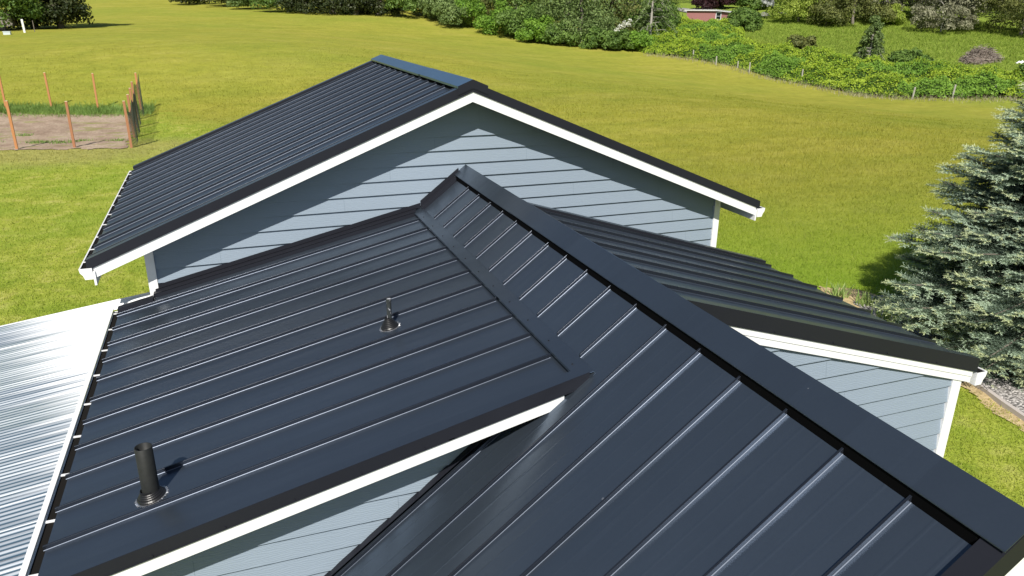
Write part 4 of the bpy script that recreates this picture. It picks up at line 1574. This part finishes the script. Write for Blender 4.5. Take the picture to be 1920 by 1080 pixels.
# bramble thicket
def bramble():
    P = np.array(BRAMBLE)
    N = 210000
    x = rng.uniform(P[:, 0].min(), P[:, 0].max(), N)
    y = rng.uniform(P[:, 1].min(), P[:, 1].max(), N)
    k = in_poly(x, y, BRAMBLE)
    x, y = x[k], y[k]

    def H(x, y):
        d = np.full(np.shape(x), 1e9)
        for i in range(len(BRAMBLE)):
            a, b = P[i], P[(i + 1) % len(P)]
            ab = b - a
            t = np.clip(((x - a[0]) * ab[0] + (y - a[1]) * ab[1]) / (ab @ ab), 0, 1)
            d = np.minimum(d, np.hypot(x - a[0] - t * ab[0], y - a[1] - t * ab[1]))
        e = np.clip(d / 2.2, 0, 1) ** .6
        lump = 1.20 + .55 * np.sin(x * .9 + 1.3 * np.sin(y * .6)) * np.sin(y * .8 + 1) + .28 * np.sin(x * 2.1 + y * .7) * np.sin(y * 2.3 - x * .5) + .14 * np.sin(x * 4.7) * np.sin(y * 4.3)
        return e * lump
    xs = np.arange(P[:, 0].min(), P[:, 0].max(), .4)
    ys = np.arange(P[:, 1].min(), P[:, 1].max(), .4)
    Xg, Yg = np.meshgrid(xs, ys, indexing='ij')
    ins = in_poly(Xg, Yg, BRAMBLE)
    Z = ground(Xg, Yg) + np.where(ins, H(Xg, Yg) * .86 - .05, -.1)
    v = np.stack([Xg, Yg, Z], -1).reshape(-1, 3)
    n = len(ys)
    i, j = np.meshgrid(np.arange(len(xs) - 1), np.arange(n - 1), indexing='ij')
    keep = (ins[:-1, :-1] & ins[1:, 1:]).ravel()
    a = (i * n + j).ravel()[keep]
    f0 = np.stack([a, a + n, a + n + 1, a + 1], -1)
    m = len(x)
    h = H(x, y)
    z = ground(x, y) + h * rng.uniform(.84, 1.06, m) + rng.uniform(-.02, .10, m)
    nrm = rng.normal(size=(m, 3)) * .55 + np.array([-.25, -.35, .8])
    nrm /= np.linalg.norm(nrm, axis=1)[:, None]
    t = np.cross(nrm, rng.normal(size=(m, 3)))
    t /= np.linalg.norm(t, axis=1)[:, None]
    b = np.cross(nrm, t)
    s = .20 * rng.uniform(.6, 1.35, m)[:, None]
    p = np.stack([x, y, z], -1)
    q = np.stack([p - t * s * .5, p - b * s * .33, p + t * s * .5, p + b * s * .33], 1).reshape(-1, 3)
    f1 = np.arange(4 * m).reshape(-1, 4) + len(v)
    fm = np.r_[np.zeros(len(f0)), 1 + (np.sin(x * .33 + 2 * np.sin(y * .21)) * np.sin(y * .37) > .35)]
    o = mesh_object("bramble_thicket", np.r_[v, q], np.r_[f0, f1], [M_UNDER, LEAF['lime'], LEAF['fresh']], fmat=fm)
    tag(o, "bright green bramble thicket along the fence on the right", "brambles", kind="stuff")


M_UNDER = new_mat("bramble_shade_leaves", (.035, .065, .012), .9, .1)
bramble()
# dry stalks and weeds at the foot of the brambles
n = 4200
k = rng.uniform(0, 1, n) * 9
k = k[(np.sin(k * 9.0) + np.sin(k * 23.0 + 1)) > -.4]
n = len(k)
i0 = np.clip(k.astype(int), 0, 9)
PB = np.array(BRAMBLE[:11])
q0 = PB[i0] + (PB[i0 + 1] - PB[i0]) * (k - i0)[:, None]
M_STALK = leaf_mat("dry_stalks", [(.16, .17, .07), (.27, .25, .14), (.36, .33, .22)], .2)
blades("dry_stalks", 0, q0[:, 0] + rng.normal(0, .9, n) - .2, q0[:, 1] + rng.normal(0, .8, n) - .2, rng.uniform(.15, .6, n), np.full(n, .05), 1.0, M_STALK, "dry stalks and tall weeds along the bramble fence")

# ------------------------------------------------------------------ field fence posts
M_POSTW = new_mat("weathered_post", (.42, .39, .35), .85, .2)
tt = NT(M_POSTW)
tt.l(tt.mix(tt.noise(tt.pos((4, 4, .7)), 4, 5, .7), (.27, .25, .22), (.56, .53, .48)), tt.b.inputs["Base Color"])


def field_post(x, y, h, label, group, lean=0, name="fence_post", w_=.05, mat=None):
    z = gz(x, y)
    m = MB()
    m.hexa([(x - w_, y - w_, z - .3), (x + w_, y - w_, z - .3), (x + w_, y + w_, z - .3), (x - w_, y + w_, z - .3),
            (x - w_ + lean, y - w_, z + h), (x + w_ + lean, y - w_, z + h), (x + w_ + lean, y + w_, z + h), (x - w_ + lean, y + w_, z + h)])
    m.hexa([(x - w_ + lean, y - w_, z + h), (x + w_ + lean, y - w_, z + h), (x + w_ + lean, y + w_, z + h), (x - w_ + lean, y + w_, z + h),
            (x - w_ * .6 + lean, y - w_ * .6, z + h + .03), (x + w_ * .6 + lean, y - w_ * .6, z + h + .03), (x + w_ * .6 + lean, y + w_ * .6, z + h + .03), (x - w_ * .6 + lean, y + w_ * .6, z + h + .03)])
    o = m.build(name, mat or M_POSTW)
    return tag(o, label, "post", group)


GF = "fence posts along the brambles"
for (x, y, h, ln, lb) in [
    (54.4, 82.6, .85, 0, "weathered fence post farthest left along the brambles, below the shed"),
    (54.6, 78.0, .80, 0, "grey fence post second from the left along the brambles"),
    (56.2, 76.0, .60, 0, "short stub of a post third from the left along the brambles"),
    (55.9, 73.4, .95, 0, "fence post where the bramble edge bends"),
    (58.2, 67.4, 1.15, 0, "pale upright post just left of the lone ivy clad conifer"),
    (62.0, 56.2, .95, .12, "thick pale post at the lowest corner of the bramble edge"),
    (65.0, 54.4, 1.1, .15, "slanting post second from the right along the brambles"),
    (68.4, 52.9, 1.0, .15, "rightmost slanting fence post along the brambles")]:
    field_post(x, y, h + .15, lb, GF, ln)

# ------------------------------------------------------------------ vegetable plot
M_CEDAR = new_mat("orange_cedar", (.46, .20, .08), .75, .25)
tt = NT(M_CEDAR)
tt.l(tt.mix(tt.noise(tt.pos((6, 6, .8)), 5, 5, .7), (.34, .14, .06), (.60, .29, .12)), tt.b.inputs["Base Color"])
M_CEDAR2 = new_mat("weathered_cedar", (.36, .17, .09), .8, .2)
M_CUT = new_mat("cut_wood_top", (.72, .58, .40), .8, .2)
GG = "wooden posts around the vegetable plot"
garden_posts = [
    (-8.37, 36.93, 1.98, 0, "near garden post second from the left edge of the photo, in front of the soil"),
    (-6.19, 36.64, 1.92, 1, "near garden post standing midway along the front of the soil plot"),
    (-3.92, 35.85, 1.94, 1, "near right corner post of the vegetable plot"),
    (-11.5, 50.29, 2.0, 0, "far garden post cut by the left edge of the photo"),
    (-9.34, 50.68, 1.94, 0, "left one of the two lone posts at the back of the plot"),
    (-6.91, 50.2, 1.98, 0, "right one of the two lone posts at the back of the plot"),
    (-4.53, 48.9, 2.14, 0, "far right corner post of the plot, top of the netted side"),
    (-4.09, 39.13, 1.94, 1, "netted side post second from the near corner"),
    (-4.35, 42.95, 1.96, 1, "netted side post third from the near corner"),
    (-4.55, 46.07, 2.0, 1, "netted side post second from the far corner"),
]
for x, y, h, mt, lb in garden_posts:
    z = gz(x, y)
    t = empty("garden_post", (x, y, z))
    tag(t, lb, "post", GG)
    m = MB()
    ln = random.uniform(-.03, .03)
    s = .048
    m.hexa([(x - s, y - s, z - .3), (x + s, y - s, z - .3), (x + s, y + s, z - .3), (x - s, y + s, z - .3),
            (x - s + ln, y - s, z + h), (x + s + ln, y - s, z + h), (x + s + ln, y + s, z + h), (x - s + ln, y + s, z + h)])
    m.build("post_shaft", M_CEDAR2 if mt else M_CEDAR, t)
    c_ = MB()
    c_.box(x - s + ln, x + s + ln, y - s, y + s, z + h + .001, z + h + .014)
    c_.build("cut_end", M_CUT, t)

M_NET = new_mat("green_netting", (.05, .06, .045), .7, .3)
m = MB()
side = [(-3.90, 35.80), (-4.02, 39.13), (-4.28, 42.95), (-4.48, 46.07), (-4.45, 48.95)]
hh = [1.55, 1.72, 1.75, 1.9, 2.1]
segn = 34
for (ax, ay), (bx, by), ha, hb_ in zip(side[:-1], side[1:], hh[:-1], hh[1:]):
    L = math.hypot(bx - ax, by - ay)
    nv = int(L / .14)
    for i in range(nv + 1):
        t = i / nv
        x, y = ax + (bx - ax) * t + .05, ay + (by - ay) * t
        sag = .28 * math.sin(math.pi * t)
        top = ha + (hb_ - ha) * t - sag
        bow = .10 * math.sin(math.pi * t)
        z = gz(x, y)
        m.tube((x + bow, y, z + .02), (x, y, z + top), .006, n=3, caps=False)
    for k in range(13):
        pv = None
        for i in range(9):
            t = i / 8
            x, y = ax + (bx - ax) * t + .05, ay + (by - ay) * t
            top = ha + (hb_ - ha) * t - .28 * math.sin(math.pi * t)
            q = Vector((x + .10 * math.sin(math.pi * t) * (1 - k / 12), y, gz(x, y) + .02 + (top - .02) * k / 12))
            if pv is not None:
                m.tube(pv, q, .006, n=3, caps=False)
            pv = q
tag(m.build("garden_netting", M_NET), "sagging dark netting stretched along the right side posts of the vegetable plot", "netting")

# tufts of weeds in the plot
spots = [(-9.0, 41.5), (-7.4, 38.6), (-6.9, 38.2), (-6.2, 38.6), (-9.8, 39.2), (-4.7, 38.2), (-10.4, 42), (-8.0, 38.7), (-10.0, 37.9)]
sx, sy = [], []
for a, b in spots:
    sx.append(rng.normal(a, .22, 90))
    sy.append(rng.normal(b, .14, 90))
sx, sy = np.concatenate(sx), np.concatenate(sy)
blades("weed_tufts", 0, sx, sy, rng.uniform(.06, .16, len(sx)), np.full(len(sx), .05), 1.0, M_WEED, "small weed tufts growing in the dry garden soil")


# ------------------------------------------------------------------ shed, brush pile and small things
def shed():
    x0, y0 = 72.4, 107.2
    z = gz(74, 108) - .75
    s = empty("shed", (75.5, 109.5, z))
    tag(s, "small faded red shed with a rusty brown roof half hidden by bushes", "shed")
    pink = new_mat("faded_red_boards", (.40, .17, .17), .85, .2)
    t = NT(pink)
    t.l(t.mix(t.noise(t.pos((5, 5, .5)), 3, 4, .6), (.32, .13, .13), (.48, .24, .24)), t.b.inputs["Base Color"])
    rust = new_mat("rusty_roof", (.16, .10, .075), .85, .2)
    t = NT(rust)
    t.l(t.ramp(t.noise(t.pos(), .8, 5, .6), [(.35, (.10, .085, .07)), (.55, (.17, .11, .08)), (.7, (.38, .16, .08))]), t.b.inputs["Base Color"])
    # corners: left far a, near b, right c; the roof falls gently from the a-b wall
    a, b, c = Vector((71.6, 111.6, z)), Vector((73.6, 106.6, z)), Vector((80.0, 109.2, z))
    d = a + (c - b)
    up = lambda p, h: Vector((p.x, p.y, z + h))
    m = MB()
    for p, q, ha, hb2 in ((a, b, 2.6, 2.6), (b, c, 2.6, 2.25), (c, d, 2.25, 2.25), (d, a, 2.25, 2.6)):
        n_ = (q - p).cross(Vector((0, 0, 1))).normalized() * .05
        m.hexa([p, q, q - n_, p - n_, up(p, ha), up(q, hb2), up(q, hb2) - n_, up(p, ha) - n_])
    m.build("wall", pink, s)
    e1 = (b - a).normalized() * .3
    ov = (c - b).normalized() * .25
    m = MB()
    th = Vector((0, 0, .08))
    q4 = [up(a, 2.62) - e1 - ov, up(b, 2.62) + e1 - ov, up(c, 2.27) + e1 + ov, up(d, 2.27) - e1 + ov]
    m.hexa(q4 + [p + th for p in q4])
    m.build("roof", rust, s)
    m = MB()
    for p, q in ((q4[0], q4[1]), (q4[1], q4[2])):
        w = (p - q).cross(Vector((0, 0, 1))).normalized() * .05
        lo, hi = Vector((0, 0, -.14)), Vector((0, 0, .10))
        m.hexa([p + lo, q + lo, q + w + lo, p + w + lo, p + hi, q + hi, q + w + hi, p + w + hi])
    m.build("fascia", M_WHITE, s)
    m = MB()
    n_ = (c - b).cross(Vector((0, 0, 1))).normalized() * .06
    u_ = (c - b).normalized()
    p, q = b + u_ * .1, b + u_ * 1.6
    fr = lambda P0, P1, za, zb: m.hexa([up(P0, za), up(P1, za), up(P1, za) + n_, up(P0, za) + n_, up(P0, zb), up(P1, zb), up(P1, zb) + n_, up(P0, zb) + n_])
    fr(p, q, 1.1, 1.25)
    fr(p, q, 2.2, 2.34)
    fr(p, p + u_ * .15, 1.251, 2.199)
    fr(q - u_ * .15, q, 1.251, 2.199)
    fr(p + u_ * .16, q - u_ * .16, 1.7, 1.75)
    w_ = m.build("window", M_WHITE, s)
    m = MB()
    n_ = n_ * .4
    fr(p + u_ * .151, q - u_ * .151, 1.251, 2.199)
    m.build("pane", new_mat("dark_glass", (.02, .025, .03), .1, .6), w_)


shed()


def brush_pile(x, y, r, h, n, label, mats, seed):
    R = random.Random(seed)
    m = MB()
    z = gz(x, y)
    # earth and old twigs at the heart
    for i in range(n):
        a, q = R.uniform(0, 6.28), math.sqrt(R.random())
        px, py = x + r * q * math.cos(a), y + r * .62 * q * math.sin(a)
        hz = gz(px, py) + h * (1 - q * q) * R.uniform(.3, 1.05)
        L = R.uniform(.4, 1.5)
        b = R.uniform(0, 6.28)
        d = Vector((math.cos(b), math.sin(b) * .8, R.uniform(-.35, .35))).normalized() * L / 2
        m.cur = R.choice((0, 0, 1))
        c = Vector((px, py, hz))
        m.tube(c - d, c + d, R.uniform(.018, .04), .01, 4, caps=False)
    m.cur = 1
    ring = 14
    for k in range(4):
        q0, q1 = k / 4, (k + 1) / 4
        for i in range(ring):
            a0, a1 = 6.283 * i / ring, 6.283 * (i + 1) / ring
            P = []
            for q, a in ((q0, a0), (q0, a1), (q1, a1), (q1, a0)):
                px, py = x + r * q * math.cos(a), y + r * .62 * q * math.sin(a)
                P.append((px, py, gz(px, py) + h * .7 * (1 - q * q)))
            m.add(P, [(0, 1, 2, 3)] if k else [(0, 2, 3)])
    o = m.build("brush_pile", mats)
    return tag(o, label, "brush pile")


M_TWIG = new_mat("grey_twigs", (.34, .29, .25), .9, .1)
M_TWIG2 = new_mat("dark_twigs", (.15, .12, .10), .9, .1)
brush_pile(82.8, 66.6, 2.5, 1.7, 950, "low heap of cut grey branches lying on the pasture at right", [M_TWIG, M_TWIG2], 4)
brush_pile(75.3, 70.0, 2.7, .9, 600, "overgrown flat pile of pale dead twigs behind the lone conifer", [leaf_mat("mossy_twigs", [(.16, .17, .10), (.24, .23, .16)], .1), M_UNDER], 9)
m = MB()
M_BAG = new_mat("white_plastic", (.8, .8, .82), .5, .4)
for k in range(5):
    px, py = 84.75 + .35 * k * .6, 63.6 + random.uniform(-.2, .2)
    z = gz(px, py)
    m.tube((px, py, z), (px + random.uniform(.2, .5), py + random.uniform(-.3, .3), z + random.uniform(.15, .4)), .12, .04, 6)
tag(m.build("plastic_sheet", M_BAG), "crumpled white plastic lying right of the brush pile", "plastic sheet")

# far left: white marker, utility box, trailer under the trees
M_WPOST = new_mat("white_marker", (.75, .75, .76), .5, .3)
field_post(-18.05, 92.25, 1.25, "white marker post in front of the far left trees", None, -.05, "marker_post", .09, M_WPOST)
field_post(-17.6, 94.6, 1.1, "thin dark stake right of the white marker post", None, -.03, "stake", .03, M_BARK)
m = MB()
z = gz(-19.1, 89.6)
m.box(-19.35, -18.75, 89.4, 89.9, z - .05, z + .26)
m.box(-19.38, -18.72, 89.37, 89.93, z + .26, z + .31)
tag(m.build("utility_box", new_mat("pale_blue_box", (.55, .62, .66), .5, .3)), "small pale box standing in the grass by the left edge of the photo", "utility box")


def trailer():
    x, y = -22.6, 100.2
    z = gz(x, y)
    t = empty("trailer", (x, y, z))
    tag(t, "old pale trailer parked in the shade under the far left trees", "trailer")
    body = new_mat("trailer_metal", (.24, .21, .19), .6, .3)
    m = MB()
    m.box(x - 2.2, x + 2.0, y, y + 2.0, z + .5, z + 1.3)
    m.hexa([(x - 2.2, y, z + 1.301), (x + 2.0, y, z + 1.301), (x + 2.0, y + 2, z + 1.301), (x - 2.2, y + 2, z + 1.301),
            (x - 2.0, y + .15, z + 1.9), (x + 1.6, y + .15, z + 1.9), (x + 1.6, y + 1.85, z + 1.9), (x - 2.0, y + 1.85, z + 1.9)])
    m.build("body", body, t)
    for dx in (-1.1, 1.0):
        w = MB()
        w.tube((x + dx, y - .12, z + .36), (x + dx, y + .08, z + .36), .36, n=18)
        w.build("wheel", M_RUBBER, t)


trailer()

# small pale irises at the gravel bed
M_IRIS = leaf_mat("iris_leaves", [(.22, .34, .09), (.32, .44, .14), (.42, .50, .2)], .35)
for x, y, lb in ((11.72, 11.55, "pale green iris clump beside the right roof eave"), (11.85, 10.95, "iris clump in the dry verge between the other iris and the blue spruce"), (11.55, 10.1, "small iris clump at the edge of the spruce's lowest branches")):
    n = 60
    px, py = rng.normal(x, .09, n), rng.normal(y, .09, n)
    h = rng.uniform(.16, .38, n)
    az = rng.uniform(0, 6.28, n)
    ux, uy = np.cos(az) * .014, np.sin(az) * .014
    ln = rng.normal(0, .10, (n, 2))
    a = np.stack([px - ux, py - uy, np.zeros(n)], -1)
    b = np.stack([px + ux, py + uy, np.zeros(n)], -1)
    c = np.stack([px + ln[:, 0] * .5 + ux * .8, py + ln[:, 1] * .5 + uy * .8, h * .6], -1)
    d = np.stack([px + ln[:, 0] * .5 - ux * .8, py + ln[:, 1] * .5 - uy * .8, h * .6], -1)
    e = np.stack([px + ln[:, 0], py + ln[:, 1], h], -1)
    v = np.stack([a, b, c, d, e], 1).reshape(-1, 3)
    f = []
    for i in range(n):
        f += [(5 * i, 5 * i + 1, 5 * i + 2, 5 * i + 3), (5 * i + 3, 5 * i + 2, 5 * i + 4)]
    tag(mesh_object("iris_plant", v, f, M_IRIS), lb, "plant", "iris clumps by the gravel bed")


# ------------------------------------------------------------------ blue spruce
def spruce():
    T = Vector((13.35, 8.05, 0))
    H = 6.1
    t = empty("blue_spruce", T)
    tag(t, "blue green spruce standing in the gravel bed at the right edge", "tree")
    R = np.random.default_rng(11)
    prof_z = np.array([0, .3, .8, 1.4, 2.0, 3.0, 3.6, 4.2, 5.0, 5.6, 6.1])
    prof_r = np.array([2.3, 2.8, 3.0, 2.92, 2.65, 2.12, 1.75, 1.30, .8, .42, .08])
    wood = MB()
    wood.tube(T + Vector((0, 0, -.1)), T + Vector((.05, 0, 3)), .13, .08, 10, caps=False)
    wood.tube(T + Vector((.05, 0, 3)), T + Vector((0, 0, H)), .08, .012, 8, caps=False)
    P0, P1, TIP = [], [], []
    nb = 350
    for i in range(nb):
        u = (i + R.uniform(0, 1)) / nb
        z = .18 + (H - .3) * u ** 1.22
        az = i * 2.39996 + R.uniform(-.25, .25)
        L = np.interp(z, prof_z, prof_r) * R.uniform(.72, 1.04)
        dirh = np.array([math.cos(az), math.sin(az), 0])
        side = np.array([-math.sin(az), math.cos(az), 0])
        base = np.array([T.x, T.y, z])
        rise = .06 + .36 * (z / H)
        def spine(s):
            return base + dirh * L * s + np.array([0, 0, L * (rise * s - .28 * s * s * (1 - z / H) + .10 * s ** 4)])
        pts = [spine(s) for s in (0, .25, .5, .75, 1)]
        for a, b, r0, r1 in zip(pts[:-1], pts[1:], (.028, .022, .015, .009), (.022, .015, .009, .004)):
            wood.tube(a, b, r0 * (L / 2 + .3), r1 * (L / 2 + .3), 5, caps=False)
        ns = max(5, int(L / .105))
        for k in range(ns):
            s = .22 + .78 * (k + .5) / ns
            o = spine(s)
            for sg in (-1, 1):
                sl = (.16 + .50 * L * (1 - s) ** .8 * min(1, s * 2.2)) * R.uniform(.65, 1.15)
                ang = math.radians(R.uniform(38, 62))
                dd = dirh * math.cos(ang) + side * sg * math.sin(ang) + np.array([0, 0, R.uniform(-.10, .38)])
                dd /= np.linalg.norm(dd)
                q = max(2, int(sl / .075))
                for j in range(q):
                    w0 = o + dd * sl * (j / q)
                    drop = np.array([0, 0, -.05 * (j / q) ** 2])
                    # main twig shoot plus two side shoots
                    for kk in range(3):
                        if kk == 0:
                            e = dd
                        else:
                            sgn = -1 if kk == 1 else 1
                            pd = np.cross(dd, [0, 0, 1])
                            e = dd * .65 + pd * sgn * .7 + np.array([0, 0, R.uniform(-.1, .35)])
                            e = e / np.linalg.norm(e)
                        l_ = R.uniform(.065, .115)
                        P0.append(w0 + drop)
                        P1.append(w0 + drop + e * l_)
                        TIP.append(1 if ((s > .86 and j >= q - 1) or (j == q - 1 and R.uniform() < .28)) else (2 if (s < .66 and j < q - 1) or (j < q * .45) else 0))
        o = spine(1)
        P0.append(o); P1.append(o + dirh * .12 + np.array([0, 0, .05])); TIP.append(1)
    P0, P1, TIP = np.array(P0), np.array(P1), np.array(TIP)
    n = len(P0)
    d = P1 - P0
    L = np.linalg.norm(d, axis=1)[:, None]
    d = d / L
    u = np.cross(d, np.array([0.1, .2, 1.0]))
    u /= np.linalg.norm(u, axis=1)[:, None]
    w = np.cross(d, u)
    V, FM = [], []
    nd = 9
    for k in range(nd):
        ph = 2 * np.pi * k * .381966 + R.uniform(0, .6, n)
        s = (k + .3) / nd
        rad = u * np.cos(ph)[:, None] + w * np.sin(ph)[:, None]
        tang = np.cross(d, rad)
        c = P0 + d * L * s
        tip = c + rad * .026 + d * .030
        a = c - tang * .0065
        b = c + tang * .0065 + d * .004
        V.append(np.stack([a, b, tip], 1))
        FM.append(TIP.astype(int))
    v = np.concatenate(V, 0).reshape(-1, 3)
    f = np.arange(len(v)).reshape(-1, 3)
    fm = np.concatenate(FM)
    m1 = leaf_mat("spruce_needles", [(.23, .315, .235), (.31, .405, .30), (.42, .51, .37)], .15, .5)
    m2 = leaf_mat("spruce_new_shoots", [(.38, .46, .26), (.48, .54, .31), (.56, .60, .36)], .2, .5)
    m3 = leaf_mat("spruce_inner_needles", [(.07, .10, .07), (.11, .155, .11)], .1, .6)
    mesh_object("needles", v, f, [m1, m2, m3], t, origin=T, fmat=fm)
    wood.build("trunk", M_BARK, t, origin=T)
    print("spruce shoots", n, "tris", len(f))


spruce()
print("objects", len(bpy.data.objects))
